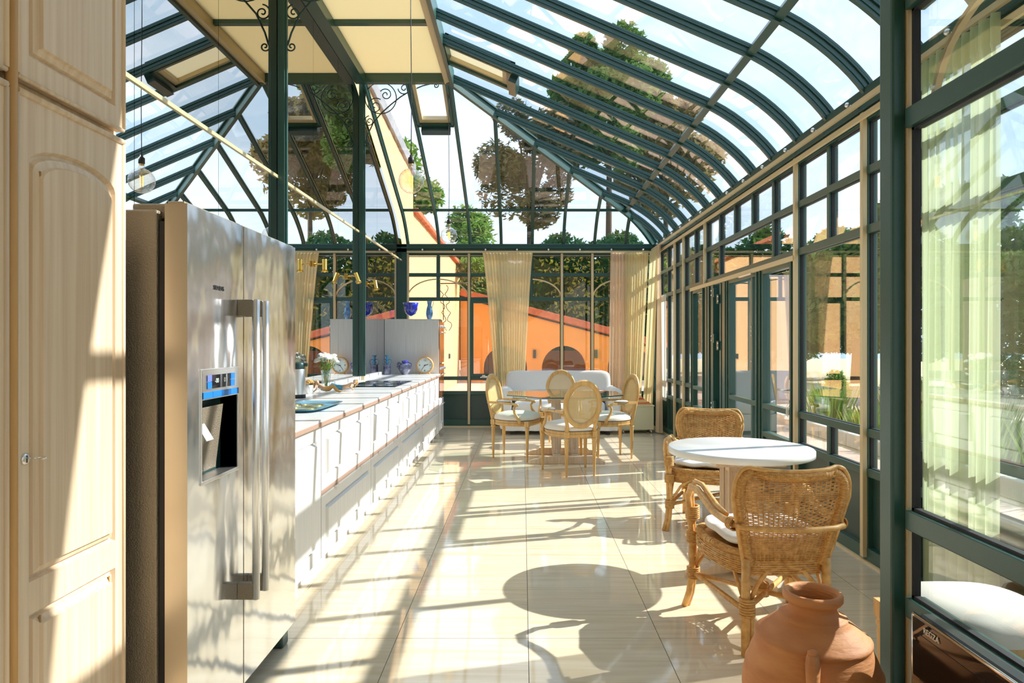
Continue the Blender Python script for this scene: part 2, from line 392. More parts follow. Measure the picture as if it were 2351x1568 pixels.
def pane_back(k, d0, d1):
    xa, xb = -.85+.503*k+.02, -.85+.503*(k+1)-.02
    da = XE-xa if k >= 0 else 99; db = XE-xb if k >= 0 else 99
    lv = levels(d0, min(d1, da), [x for x in (da, db) if d0 < x < d1])
    if len(lv) < 2: return
    vs, fs = [], []
    for d in lv:
        xh = max(xa, min(xb, XE-d)) if k >= 0 else xb
        vs += [Bp(xa, d), Bp(xh, d), Bp(xa, d, .006), Bp(xh, d, .006)]
    for i in range(len(lv)-1):
        a, b = 4*i, 4*i+4; fs += [(a, b, b+1, a+1), (a+2, a+3, b+3, b+2)]
    MB().add(vs, fs).build('glass_pane', 'roofglass', rf)
for k in range(-2, 6):
    for d0, d1 in ((0, DP-.02), (DP+.02, DR-.02)):
        if k == -1 and d1 > 1: d1 = 2.24
        pane_back(k, d0, d1)
# ridge beams and flat cream panels
XL, XRd = -1.85, -.85
MB().box(XRd-.055, XRd+.01, 1.6, 7.9, ZR-.1, ZR+.05).build('ridge_beam', 'beige', rf)
MB().box(XRd+.01, XRd+.05, 1.6, 7.92, ZR-.13, ZR+.06).build('ridge_edge', 'green', rf)
MB().box(XL-.09, XL+.03, 1.6, 7.9, ZR-.1, ZR+.05).build('wall_beam', 'green', rf)
MB().box(XL-.02, XRd+.01, 7.86, 7.94, ZR-.09, ZR+.05).build('end_beam', 'green', rf)
ys = [7.88, 6.57, 5.26, 3.95, 2.64, 1.6]
for a, b in zip(ys, ys[1:]):
    MB().box(XL+.03, XRd-.055, b+.03, a-.03, ZR+.01, ZR+.03).build('roof_panel', 'panel', rf)
    MB().box(XL+.02, XRd-.05, b-.03, b+.03, ZR-.03, ZR+.012).build('cross_bar', 'green', rf)
# solid ceiling over the house part behind and lead-in
MB().box(-2.1, 2.2, -1.6, 1.6, 4.5, 4.62).build('plaster_ceiling', 'cream', rf)
# small side roof strip above mirror wall
MB().box(-2.05, XL-.05, 1.5, 7.95, ZR+.0, ZR+.1).build('wall_capping', 'green', rf)
# eaves beams
MB().box(-1.95, 2.2, YB-.03, YB+.1, 2.80, 2.935).build('eaves_beam', 'green', rf, bevel=.006)
MB().box(2.11, 2.23, 1.0, YB+.08, 2.80, 2.935).build('eaves_beam', 'green', rf, bevel=.006)
MB().box(-1.95, 2.15, YB-.055, YB-.03, 2.86, 2.885).build('gutter_lip', 'green', rf)
# roof windows (skylights)
def skylight(nm, fwd, P0, u, vd, nrm, wd, ln, blind):
    r = ST(nm)
    def q(a, b, c): return P0+u*a+vd*b+nrm*c
    def bx(m, a0, a1, b0, b1, c0, c1):
        return m.add([q(a0,b0,c0),q(a1,b0,c0),q(a1,b1,c0),q(a0,b1,c0),q(a0,b0,c1),q(a1,b0,c1),q(a1,b1,c1),q(a0,b1,c1)],
              [(0,3,2,1),(4,5,6,7),(0,1,5,4),(1,2,6,5),(2,3,7,6),(3,0,4,7)])
    m = MB(); bx(m, 0, .035, 0, ln, -.07, .05); bx(m, wd-.035, wd, 0, ln, -.07, .05); bx(m, 0, wd, ln-.05, ln, -.07, .05); bx(m, 0, wd, 0, .04, -.07, .05); m.build('outer_frame', 'green', r)
    m = MB(); bx(m, .035, .075, .04, ln-.05, -.04, .02); bx(m, wd-.075, wd-.035, .04, ln-.05, -.04, .02); bx(m, .075, wd-.075, ln-.11, ln-.05, -.04, .02); m.build('sash', 'beige', r)
    m = MB(); bx(m, .05, wd-.05, ln-.005, ln+.075, -.13, -.03); m.build('opener_box', 'greenpanel', r)
    m = MB(); bx(m, .07, wd-.07, .04, ln-.1, 0, .006); m.build('glass_pane', 'blind' if blind else 'roofglass', r)
slp = Vector((1, 0, -.43)).normalized(); nr = Vector((.43, 0, 1)).normalized()
skylight('window_3', 1, Rp(YK(-2)+.02, DR-.05, 0), Vector((0,1,0)), slp, nr, .484, .77, True)
slb = Vector((0, KY, -.43)).normalized(); nb = Vector((0, .43, KY)).normalized()
skylight('window_2', 1, Bp(-1.353+.02, DR-.02, 0), Vector((1,0,0)), slb, nb, .463, .80, False)
# ---------------------------------------------------------------- glazed walls
class Wall:
    def __init__(s, name, axis, plane, inn):
        s.r = ST(name); s.ax = axis; s.p = plane; s.inn = inn   # inn: direction of room (+1/-1) on the other axis
    def bx(s, m, u0, u1, z0, z1, a, b):  # a,b offsets towards the room
        lo, hi = sorted((s.p+s.inn*a, s.p+s.inn*b))
        return m.box(lo, hi, u0, u1, z0, z1) if s.ax == 'Y' else m.box(u0, u1, lo, hi, z0, z1)
    def post(s, u, z0, z1, w=.044, name='post'): m = MB(); s.bx(m, u-w/2, u+w/2, z0, z1, -.05, .012); m.build(name, 'green', s.r, bevel=.003)
    def cover(s, u, z0, z1, w=.036): m = MB(); s.bx(m, u-w/2, u+w/2, z0, z1, .012, .042); m.build('beige_cover', 'beige', s.r, bevel=.003)
    def rail(s, u0, u1, z, h=.042): m = MB(); s.bx(m, u0, u1, z-h/2, z+h/2, -.045, .016); m.build('rail', 'green', s.r, bevel=.003)
    def pane(s, u0, u1, z0, z1, g=.022):
        m = MB(); s.bx(m, u0+g, u1-g, z0+g, z1-g, -.02, -.014); m.build('glass_pane', 'glass', s.r)
        m = MB(); e = g-.004
        for q in ((u0+e,u0+e+.012,z0+e,z1-e),(u1-e-.012,u1-e,z0+e,z1-e),(u0+e,u1-e,z0+e,z0+e+.012),(u0+e,u1-e,z1-e-.012,z1-e)): s.bx(m, *q, -.022, -.002)
        m.build('glazing_bead', 'gasket', s.r)
    def solid(s, u0, u1, z0, z1):
        m = MB(); s.bx(m, u0+.01, u1-.01, z0, z1, -.04, -.02); m.build('infill_panel', 'greenpanel', s.r)
    def arch(s, u0, u1, z0, rise):
        c = (u0+u1)/2; a = (u1-u0)/2; m = MB()
        pts = [(c-a*cos(pi*i/20), z0+rise*sin(pi*i/20)) for i in range(21)]
        p3 = [Vector((s.p-s.inn*.0, u, z)) if s.ax == 'Y' else Vector((u, s.p-s.inn*.0, z)) for u, z in pts]
        m.sweep(p3, (1,0,0) if s.ax == 'Y' else (0,1,0), .022, .02); m.build('arch_bar', 'beige', s.r)
ZT, Z1, Z2, Z3, Z4 = 2.74, 2.42, 2.055, .80, .555
# right wall
WR = Wall('wall_right', 'Y', XR, -1)
Yn, Yf = YK(-12), YK(6)-.06
WR.rail(Yn, Yf, 2.765, .07); WR.rail(Yn, Yf, Z1, .05); WR.rail(Yn, Yf, Z2, .055)
for a, b in ((Yn, YK(-5)), (8.52, Yf)): WR.rail(a, b, Z3, .05); WR.rail(a, b, Z4, .05); WR.rail(a, b, .045, .09)
for k in range(-12, 7):
    u = min(YK(k), Yf)
    if k in (-7, -5, 2, 3, -9, -11): WR.post(u, 0, 2.8); WR.cover(u, .03, 2.78)
    elif k == 0: WR.post(u, 0, 2.8); WR.cover(u, 2.03, 2.78)
    elif k in (-3, -2): WR.post(u, Z1, 2.78)
    elif k in (-4, -1, 1): WR.post(u, Z2, 2.78)
    elif k in (-6, -8, -10): WR.post(u, Z2, 2.78); WR.post(u, 0, Z3)
    else: WR.post(u, 0, 2.8)
for k in range(-12, 6):
    a, b = YK(k), min(YK(k+1), Yf); WR.pane(a, b, Z1, ZT)
    if k not in (-4, -3, -2): WR.pane(a, b, Z2, Z1)
    if k < -5 or k > 1: WR.pane(a, b, Z4, Z3); WR.solid(a, b, .06, Z4)
WR.pane(YK(-4), YK(-1), Z2, Z1)
for a, b in ((-11,-9),(-9,-7),(-7,-5)): WR.pane(YK(a), YK(b), Z3, Z2)
WR.pane(YK(-12), YK(-11), Z3, Z2)
for k in (2,3,4,5): WR.pane(YK(k), min(YK(k+1), Yf), Z3, Z2)
WR.post(8.52, 0, Z2, .03); WR.pane(8.52, YK(2), Z3, Z2); WR.pane(8.52, YK(2), Z4, Z3); WR.solid(8.52, YK(2), .06, Z4)
def strip(w_, u0, u1, x0, x1, z1=.012): m = MB(); w_.bx(m, u0, u1, 0.0, z1, x0, x1); return m
strip(WR, Yn, Yf, .012, .03).build('sill_strip', 'beige', WR.r)
# french door leaves
def leaf(nm, u0, u1, glassy=True, rails=(Z3, Z4), depth=(-.03, .03)):
    r = ST(nm)
    def b(a0, a1, c0, c1, mt, name, d=depth, bv=.003): m = MB(); WR.bx(m, a0, a1, c0, c1, *d); return m.build(name, mt, r, bevel=bv)
    b(u0, u0+.075, .01, 2.02, 'green', 'stile'); b(u1-.075, u1, .01, 2.02, 'green', 'stile')
    b(u0+.012, u0+.03, .02, 2.01, 'green', 'stile_moulding', (.03, .042)); b(u1-.03, u1-.012, .02, 2.01, 'green', 'stile_moulding', (.03, .042))
    b(u0+.075, u1-.075, 1.955, 2.02, 'green', 'rail'); b(u0+.075, u1-.075, .01, .1, 'green', 'rail')
    for z in rails: b(u0+.075, u1-.075, z-.022, z+.022, 'green', 'rail')
    zz = sorted([.1]+list(rails)+[1.955])
    for a, c in zip(zz, zz[1:]):
        if a == .1 and len(rails) > 1: b(u0+.075, u1-.075, a, c, 'greenpanel', 'infill_panel', (-.01, .01))
        else: b(u0+.075, u1-.075, a+.02, c-.02, 'glass', 'glass_pane', (-.01, -.004), 0)
    return r
d1 = leaf('door_1', 5.31, 6.05)
MB().tube([(XR-.035, 5.35, .98), (XR-.085, 5.35, .98), (XR-.09, 5.36, .98), (XR-.09, 5.47, .98)], .009).build('handle', 'satin', d1)
MB().box(XR-.034, XR-.03, 5.325, 5.372, .9, 1.06).build('lock_plate', 'satin', d1)
m = MB(); m.tube([(XR-.05+.012*cos(a), 5.35+.02*sin(a), .86+.02*cos(a)) for a in [i*pi/5 for i in range(10)]], .0015, 5, closed=True)
m.box(XR-.055, XR-.052, 5.335, 5.35, .79, .85); m.box(XR-.06, XR-.057, 5.352, 5.368, .78, .84); m.sph((XR-.053, 5.35, .78), .013, 8, 6, (.3,1,1)); m.build('key_bunch', 'satin', d1)
d2 = leaf('door_2', 6.09, 7.02, rails=(Z3,))
MB().box(XR-.02, XR+.02, 6.27, 6.31, .1, 1.96).build('stile', 'green', d2)
for z in (1.5, 1.46, 1.42, 1.18): MB().sph((XR-.024, 6.29, z), .007, 8, 6).build('screw_head', 'chrome', d2)
d3 = leaf('door_3', 7.92, 8.50)
d4 = ST('door_4')   # leaves folded back against each other
for u, w_, mt in ((7.085,.06,'green'),(7.17,.05,'green'),(7.26,.05,'green'),(7.52,.06,'green'),(7.60,.05,'green'),(7.69,.06,'green'),(7.79,.07,'green')):
    MB().box(XR-.03-(.012 if w_ > .055 else 0), XR+.5, u-w_/2, u+w_/2, .01, 2.02).build('folded_leaf_edge', mt, d4, bevel=.004)
MB().box(XR+.1, XR+.5, 7.3, 7.31, .1, 1.95).build('glass_pane', 'glass', d4)
for z in (1.86, 1.36, .62):
    for u, dz in ((7.47, .04), (7.30, -.04)):
        MB().box(XR-.05, XR-.02, u-.035, u+.035, z+dz-.05, z+dz+.05).build('hinge', 'green', d4, bevel=.004)
        for s_ in (-.025, .025):
            MB().sph((XR-.053, u+(.04 if u > 7.4 else -.04), z+dz+s_), .010, 8, 6).build('screw_head', 'chrome', d4)
m = MB(); WR.bx(m, 5.26, 8.5, 1.99, 2.03, .016, .05); m.build('door_head', 'beige', WR.r)
MB().box(XR-.06, XR-.02, 6.2, 6.55, 1.975, 1.99).build('door_track', 'satin', WR.r)
# back wall
WB = Wall('wall_back', 'X', YB, -1)
XB = [-1.86, -1.36, -.863, -.363, .14, .63, 1.12, 1.63, 2.12]
WB.rail(-1.9, 2.14, 2.775, .05)
for z, h in ((2.44, .046), (2.05, .05), (.775, .05), (.54, .05), (.055, .11)): WB.rail(-1.86, 2.12, z, h)
MB().box(-1.99, -1.86, YB-.03, YB+.06, 0, 2.93).build('corner_post', 'green', WB.r, bevel=.004)
for i, x in enumerate(XB):
    if i in (1, 7): WB.post(x, 2.05, 2.8)
    elif i == 4: WB.post(x, 2.05, 2.8); WB.post(x, 0, .54)
    else: WB.post(x, 0, 2.8)
    if i in (2, 5, 6): WB.cover(x, .04, 2.78)
WB.cover(-1.845, .04, 2.78, .03)
for a, b in zip(XB, XB[1:]):
    WB.pane(a, b, 2.44, 2.76); WB.pane(a, b, 2.05, 2.44)
for a, b in ((-1.86,-.863),(-.363,.63),(.63,1.12),(1.12,2.12)): WB.pane(a, b, .775, 2.05)
for a, b in ((-1.86,-.863),(-.863,-.363),(-.363,.63),(.63,1.12),(1.12,2.12)): WB.pane(a, b, .54, .775); WB.solid(a, b, .1, .54)
for a, b in ((-1.86,-.863),(-.37,.63),(1.12,2.12)): WB.arch(a, b, 2.07, .31)
MB().box(-1.9, 2.14, YB-.05, YB-.03, 0, .014).build('sill_strip', 'beige', WB.r)
wn = ST('window_1')
for q in ((-.84,-.79,.80,2.03),(-.435,-.385,.80,2.03),(-.79,-.435,.80,.85),(-.79,-.435,1.98,2.03)):
    MB().box(q[0], q[1], YB-.045, YB-.01, q[2], q[3]).build('sash_bar', 'green', wn, bevel=.004)
MB().box(-.79, -.435, YB-.03, YB-.024, .85, 1.98).build('glass_pane', 'glass', wn)
m = MB(); m.tube([(-.67, YB-.06, .80), (-.52, YB-.075, .805)], .01); m.box(-.68, -.55, YB-.07, YB-.045, .785, .80); m.box(-.65, -.6, YB-.065, YB-.045, .80, .83); m.build('handle', 'chrome', wn)
# left wall, near walls
wl = ST('wall_left')
MB().box(-2.1, -1.96, -1.6, YB+.1, 0, 2.9).build('plaster', 'cream', wl)
MB().box(-2.1, -1.965, -1.6, 7.95, 2.9, 4.6).build('plaster', 'cream', wl)
m = MB(); gp = [(7.95, 2.9)]+[(YC-d*KY, zf(d)-.03) for d in reversed([p[0] for p in PR])]+[(YC, 2.9)]
m.prism(gp, lambda a, b, c: (-2.1+c, a, b), .135); m.build('plaster', 'cream', wl)
for y in (5.40, 8.07, 2.73):
    m = MB(); m.box(-1.94, -1.885, y-.022, y+.022, .955, 4.42); m.box(-1.885, -1.868, y-.012, y+.012, .955, 4.42); m.build('post', 'green', wl, bevel=.003)
    MB().box(-1.94, -1.875, y-.024, y+.024, .915, .956).build('post_foot', 'beige', wl)
# mirror
mr = T('wall_mirror', 'large wall mirror of tall panes behind the kitchen worktop, split by a thin gold strip', 'mirror', (-1.955, 0, 0))
js = [2.1, 3.4, 4.34, 5.40, 6.305, 7.155, 8.07, 9.06, 10.09, 10.93]
zs = 2.667
for i, (a, b) in enumerate(zip(js, js[1:])):
    lowm = 'mirrordim' if i in (2, 6, 7) else 'mirror'
    MB().box(0, .012, a+.002, b-.002, .955, zs-.012).build('mirror_pane', lowm, mr)
    top = 'mirrordark'
    if b <= 7.95: MB().box(0, .012, a+.002, b-.002, zs+.012, ZR-.08).build('mirror_pane', top, mr)
    else:
        ds = [d for d in [p[0] for p in PR]+[(YC-a)/KY, (YC-b)/KY, DR] if (YC-b)/KY-1e-6 <= d <= (YC-a)/KY+1e-6 and d <= DR+1e-6]
        ds = sorted(set([round(max(0, d), 4) for d in ds]))
        poly = [(a+.002, zs+.012), (b-.002, zs+.012)]+[(min(b-.002, max(a+.002, YC-d*KY)), min(ZR-.08, zf(d)-.1)) for d in ds]
        if a < 7.88: poly.append((a+.002, ZR-.08))
        m = MB(); m.prism(poly, lambda p_, q_, c: (c, p_, q_), .012); o = m.build('mirror_pane', top, mr); fixn(o)
MB().box(0, .022, 2.1, 10.93, zs-.012, zs+.012).build('gold_strip', 'gold', mr)
# near walls of the house part
wn2 = ST('wall_near'); MB().box(-2.1, 2.2, -1.7, -1.6, 0, 4.6).build('plaster', 'cream', wn2)
MB().box(-2.1, 2.2, 1.55, 1.6, 4.4, 4.62).build('lintel', 'cream', wn2)
wr2 = ST('wall_side'); MB().box(2.16, 2.3, -1.7, 1.55, 0, .35).build('plaster', 'cream', wr2); MB().box(2.16, 2.3, -1.7, 1.55, 3.6, 4.6).build('plaster', 'cream', wr2)
for y in (-1.65, -.05, 1.5): MB().box(2.17, 2.25, y-.05, y+.05, .35, 3.6).build('added_window_post', 'green', wr2)  # unseen window, posts and panes, added to let sky light onto the pantry
for a, b in ((-1.6, -.1), (0, 1.45)): MB().box(2.2, 2.206, a, b, .35, 3.6).build('glass_pane', 'glass', wr2)
m = MB(); m.prism([(XE-d, zf(d)) for d in [p[0] for p in PR]]+[(-.85, 4.6), (2.2, 4.6)], lambda a, b, c: (a, 1.5+c, b), .06); o = m.build('gable_fill', 'cream', wr2); fixn(o)
# screen wall next to the camera
WS = Wall('wall_screen', 'Y', XS+.02, -1)
MB().box(1.135, 1.18, 2.09, 2.165, 0, 3.55).build('post', 'green', WS.r, bevel=.008)
MB().box(1.18, 1.205, 2.085, 2.11, 0, 3.4).build('beige_cover', 'beige', WS.r, bevel=.002)
MB().box(1.205, 1.225, 2.09, 2.1, 0, 3.4).build('shadow_gap', 'gasket', WS.r)
for z, h in ((2.40, .06), (2.04, .06), (.82, .06), (.555, .06), (.05, .1)): WS.rail(.4, 2.07, z, h)
WS.rail(.4, 2.07, 2.85, .06)
WS.post(1.36, 2.04, 2.9, .05); WS.post(1.30, 0, .80, .05); WS.post(.4, 0, 2.9)
for a, b in ((.4, 1.30), (1.30, 2.09)): WS.pane(a, b, .10, .555, .03)
for a, b in ((.4, 1.30), (1.30, 2.09)): WS.pane(a, b, .555, .82, .03)
for a, b in ((.4, 1.36), (1.36, 2.09)): WS.pane(a, b, 2.40, 2.85, .03); WS.pane(a, b, 2.04, 2.40, .03)
WS.pane(.4, 2.09, .82, 2.04, .03)
# curved beige glazing bar seen in the upper panes
m = MB(); m.sweep([Vector((XS+.12, y_, z_)) for y_, z_ in ((2.124,2.10),(2.104,2.16),(2.08,2.207),(2.04,2.256),(1.987,2.296),(1.92,2.326),(1.84,2.345),(1.75,2.355))], (1,0,0), .02, .016); m.build('arch_bar', 'beige', WS.r)

# ================================================================== OUTSIDE
gd = MB().box(-40, 60, -20, 60, -.3, -.13).build('ground', 'sand'); gd['kind'] = 'structure'
pv = MB(); pv.box(-8, 9, YB+.2, 30, -.13, -.06); pv.box(2.25, 4.3, 0, YB+.3, -.13, -.061); pv = pv.build('patio', 'paving'); pv['kind'] = 'structure'
# peach house gable, left behind
def facade(name, label, poly, Y, th, m, cat='building'):
    r = T(name, label, cat, (0, Y, 0))
    b = MB(); b.prism([(a, c) for a, c in poly], lambda u, v, w_: (u, w_, v), th); o = b.build('wall', m, r); fixn(o); return r
X_ = lambda px, Y: (px-CX)*Y/F
Z_ = lambda py, Y: EYE-(py-CY)*Y/F
Yp = 13.4; Xp = -2.25
def coping(r, pts, n, m, wd, name, Y0, hh=.07, mapf=None):
    tl = 0; seg = []
    for a, b in zip(pts, pts[1:]): seg.append(math.dist(a, b)); tl += seg[-1]
    def at(s_):
        for (a, b), L_ in zip(zip(pts, pts[1:]), seg):
            if s_ <= L_+1e-9: return (a[0]+(b[0]-a[0])*s_/L_, a[1]+(b[1]-a[1])*s_/L_)
            s_ -= L_
        return pts[-1]
    mapf = mapf or (lambda u, z: (u, Y0+wd/2, z))
    for i in range(n):
        p, q = at(tl*i/n), at(tl*(i+1)/n); dz = random.uniform(-.006, .006)
        MB().bar(mapf(p[0], p[1]+hh*.4+dz), mapf(q[0], q[1]+hh*.4+dz-.015), wd, hh, (0,0,1)).build(name, m, r, bevel=.01)
ph = T('peach_house', 'peach rendered house wall with grey coping and tiled eaves left of the back window', 'building', (Xp, 0, 0))
prof = [(7.0, -.1), (24.2, -.1), (24.2, 4.02), (13.95, 4.02), (13.95, 4.82), (12.76, 4.88), (11.2, 5.02), (7.0, 5.3)]
m = MB(); m.prism(prof, lambda u, v, c: (-c, u, v), .5); o = m.build('wall', 'peach', ph); fixn(o)
coping(ph, [(7.0, 5.3), (11.2, 5.02), (12.76, 4.88), (13.98, 4.82)], 14, 'slate', .55, 'coping_slab', 0, .22, lambda u, z: (-.22, u, z))
coping(ph, [(14.0, 4.04), (24.3, 4.04)], 40, 'rooftile', .6, 'roof_tile', 0, .1, lambda u, z: (-.2, u, z))
# orange arcade wall
Yo = 24.3
ow = T('orange_wall', 'orange garden building with arched openings and sloping clay tile coping', 'building', (0, Yo, 0))
tops = [(X_(1057,Yo), Z_(676,Yo)), (X_(1130,Yo), Z_(695,Yo)), (X_(1222,Yo), Z_(720,Yo)), (X_(1400,Yo), Z_(765,Yo)), (X_(1530,Yo), Z_(800,Yo))]
def topz(x):
    for (a, za), (b, zb) in zip(tops, tops[1:]):
        if x <= b: return za+(zb-za)*(x-a)/(b-a)
    return tops[-1][1]
arcs = [(X_(1160,Yo), .78, .43), (X_(1295,Yo), .79, .43), (X_(1446,Yo), .79, .43)]
b = MB(); xs = [tops[0][0], tops[-1][0]]
for c, r_, s_ in arcs: xs += [c-r_*cos(pi*i/16) for i in range(17)]
for t_ in tops: xs.append(t_[0])
xs = sorted(set(round(x, 4) for x in xs))
def low(x):
    for c, r_, s_ in arcs:
        if c-r_+1e-3 <= x <= c+r_-1e-3: return s_+sqrt(max(0, r_*r_-(x-c)**2))
    return -.1
def low2(x, mid):
    for c, r_, s_ in arcs:
        if c-r_ < mid < c+r_: return s_+sqrt(max(0, r_*r_-(x-c)**2))
    return -.1
for a, c in zip(xs, xs[1:]):
    md = (a+c)/2; la, lc = low2(a, md), low2(c, md)
    b.add([(a,0,la),(c,0,lc),(c,0,topz(c)),(a,0,topz(a)),(a,.3,la),(c,.3,lc),(c,.3,topz(c)),(a,.3,topz(a))],
          [(0,1,2,3),(7,6,5,4),(0,4,5,1),(3,2,6,7)])
b.build('wall', 'orange', ow)
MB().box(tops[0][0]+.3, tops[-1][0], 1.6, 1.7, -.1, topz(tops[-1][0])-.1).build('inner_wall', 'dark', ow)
coping(ow, tops, 24, 'rooftile', .5, 'coping_tile', -.12, .24)
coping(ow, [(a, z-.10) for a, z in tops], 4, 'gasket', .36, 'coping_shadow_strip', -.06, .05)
for px in (1227, 1368): MB().box(X_(px,Yo)-.05, X_(px,Yo)+.05, -.1, 0, Z_(822,Yo), Z_(803,Yo)).build('wall_lamp', 'black', ow, bevel=.01)
MB().box(0, .04, 20.6, 20.8, Z_(823,20.7), Z_(812,20.7)).build('wall_switch', 'black', ph, bevel=.005)
# wrought iron bracket sign on the peach wall
Ys = 18.6
sg = T('iron_wall_ornament', 'rusty wrought iron vine ornament hanging from a bracket on the peach wall', 'ornament', (X_(1018,Ys), Ys, 0))
MB().tube([(Xp-X_(1018,Ys), 0, Z_(651,Ys)), (X_(1073,Ys)-X_(1018,Ys), 0, Z_(650,Ys))], .016, 6).build('bracket', 'nail', sg)
random.seed(3)
for s_ in (-1, 1):
    pts = []; 
    for i in range(44):
        t_ = i/43; pts.append((s_*(.07+.05*sin(t_*23))+.12*t_, .02*cos(t_*19), Z_(655,Ys)-(Z_(655,Ys)-Z_(758,Ys))*t_+.02*sin(t_*31)))
    MB().tube(pts, .011, 5).build('curled_vine', 'nail', sg)
MB().tube([(0,0,Z_(690,Ys)),(0,0,Z_(735,Ys))], .013, 5).build('rod', 'nail', sg)
# pale lilac building far right
lb = facade('lilac_house', 'pale lilac grey house wall seen through the open glass door', [(4.6,-.1),(4.6,2.9),(6.3,2.9),(6.3,-.1)], 15.6, 1.2, 'lilac')
# foliage -----------------------------------------------------------
def crown(n, rx, ry, rz, leaf, blobs, seed, low_=.0):
    rnd = random.Random(seed); vs, fs = [], []
    bl = []
    for _ in range(blobs):
        a = rnd.uniform(0, 2*pi); h = rnd.uniform(-1, 1); r = rnd.uniform(.25, .8)*sqrt(max(.08, 1-h*h*.8))
        bl.append((rx*r*cos(a), ry*r*sin(a), rz*h*.8, rnd.uniform(.22, .42)))
    for i in range(n):
        b_ = bl[i % blobs]; d = Vector((rnd.gauss(0,1), rnd.gauss(0,1), rnd.gauss(0,1))).normalized()*(rnd.uniform(.55, 1.0)*b_[3])
        c = Vector((b_[0]+d.x*rx, b_[1]+d.y*ry, b_[2]+d.z*rz))
        u = Vector((rnd.gauss(0,1), rnd.gauss(0,1), rnd.gauss(0,.7))).normalized(); v = u.orthogonal().normalized(); sz = leaf*rnd.uniform(.6, 1.3)
        k = len(vs); vs += [c-u*sz, c+v*sz*.45, c+u*sz, c-v*sz*.45]; fs.append((k, k+1, k+2, k+3))
    m = MB(); m.add(vs, fs); return m.mesh('foliage'), bl
CR = [crown(17000, 2.6, 2.4, 2.4, .15, 26, 1), crown(14000, 3.2, 2.2, 1.8, .14, 26, 2), crown(7200, 1.5, 1.4, 2.0, .11, 18, 5)]
def tree(label, x, y, z, ci, lm, s_=1, group=None, trunk=True, rz=0, name='tree', cat='tree'):
    t = T(name, label, cat, (x, y, -.15), rz, group)
    me, bl = CR[ci]; me = me.copy(); me.materials.append(M[lm]); o = bpy.data.objects.new('foliage', me); COL.objects.link(o); o.parent = t; o.location = (0,0,z); o.scale = (s_,)*3; o['kind'] = 'stuff'
    if trunk:
        m = MB(); m.tube([(0,0,0),(.05,.03,z*.5),(0,0,z)], [.16*s_,.12*s_,.08*s_], 8)
        for b_ in bl[::3]: m.tube([(0,0,z*.75),(b_[0]*.5*s_,b_[1]*.5*s_,z+b_[2]*.3*s_),(b_[0]*s_,b_[1]*s_,z+b_[2]*s_)], [.06*s_,.04*s_,.015], 6)
        m.build('trunk', 'bark', t)
    return t
g = 'evergreen trees behind the orange wall'
random.seed(11)
for i, x in enumerate((-9.5, -2.4, 5.2, 12.6)):
    tree('dense dark evergreen standing in the row behind the orange wall', x, 31.5+(i%2)*1.6, 2.3+(i%3)*.25, 1, 'leaf2', 1.05, g, rz=i*1.3)
tree('bright green broadleaf tree rising behind the peach house corner', -5.2, 27.5, 6.6, 2, 'leaf4', 1.5)
tree('small bright green tree left of the sheer curtain, over the tile coping', X_(1085,26.2), 26.4, 4.4, 2, 'leaf4', 1.15, rz=1)
tree('tall autumn brown tree seen through the hip end roof glass', X_(1215,33), 33, 10.2, 0, 'leaf3', 1.2, rz=.6)
tree('green tree with a tall crown seen through the middle roof panes', X_(1400,33), 33, 13.4, 0, 'leaf1', 1.28, rz=2)
tree('autumn tree with golden top seen through the upper roof panes', X_(1530,38), 38, 12, 0, 'leaf3', 1.28, rz=3)
tree('golden brown tree left of the hip, above the evergreen row', X_(800,32), 32, 9, 0, 'leaf3', 1.4, rz=4)
for i, (x, y, z, c, l) in enumerate(((17,7,3.4,1,'leaf1'),(18,13,3.8,0,'leaf2'),(15.5,17.5,3.4,1,'leaf1'),(19,2,3.8,0,'leaf1'),(14,22,4,0,'leaf2'),(12,24.5,3.6,1,'leaf1'),(22,-5,4,0,'leaf2'))):
    tree('broad green tree in the belt beyond the right glazed wall', x, y, z, c, l, 1.15, 'trees beyond the right glazed wall', rz=i)
th_ = T('hedge', 'tall dense dark green hedge directly behind the orange arcade wall', 'hedge', (1, 27.6, -.13)); th_.scale = (1.42, 1.3, 1.36)
rn = random.Random(9); vs, fs = [], []
for i in range(52000):
    x = rn.uniform(-7, 9.5); top = 3.9+.35*sin(x*1.3)+.25*sin(x*3.1+1); c = Vector((x, rn.uniform(-.6,.9)+.25*sin(x*2.2), rn.uniform(.8, top)))
    if rn.random() < .5: c.y = -.55+.3*sin(x*2.2)+.25*sin(c.z*2.5+x)+rn.uniform(-.1,.1)
    u = Vector((rn.gauss(0,1), rn.gauss(0,1), rn.gauss(0,1))).normalized(); v = u.orthogonal().normalized(); k = len(vs); z = rn.uniform(.07,.14)
    vs += [c-u*z, c+v*z*.5, c+u*z, c-v*z*.5]; fs.append((k,k+1,k+2,k+3))
m = MB(); m.add(vs, fs); m.build('foliage', 'leaf2', th_, kind='stuff')
rn = random.Random(10); vs, fs = [], []
for i in range(1100):
    x = rn.choice((-1.2,.3,1.1,2.3,3.0,4.5))+rn.gauss(0,.35); c = Vector((x, -.75+rn.gauss(0,.12), rn.uniform(1.8, 3.6)))
    u = Vector((rn.gauss(0,1), rn.gauss(0,1), rn.gauss(0,1))).normalized(); v = u.orthogonal().normalized(); k = len(vs); z = .08
    vs += [c-u*z, c+v*z*.5, c+u*z, c-v*z*.5]; fs.append((k,k+1,k+2,k+3))
m = MB(); m.add(vs, fs); m.build('yellow_leaves', 'leaf5', th_, kind='stuff')
hedge = T('hedge', 'clipped dark green hedge running along the garden to the right', 'hedge', (13.4, 8, -.13))
rn = random.Random(4); vs, fs = [], []
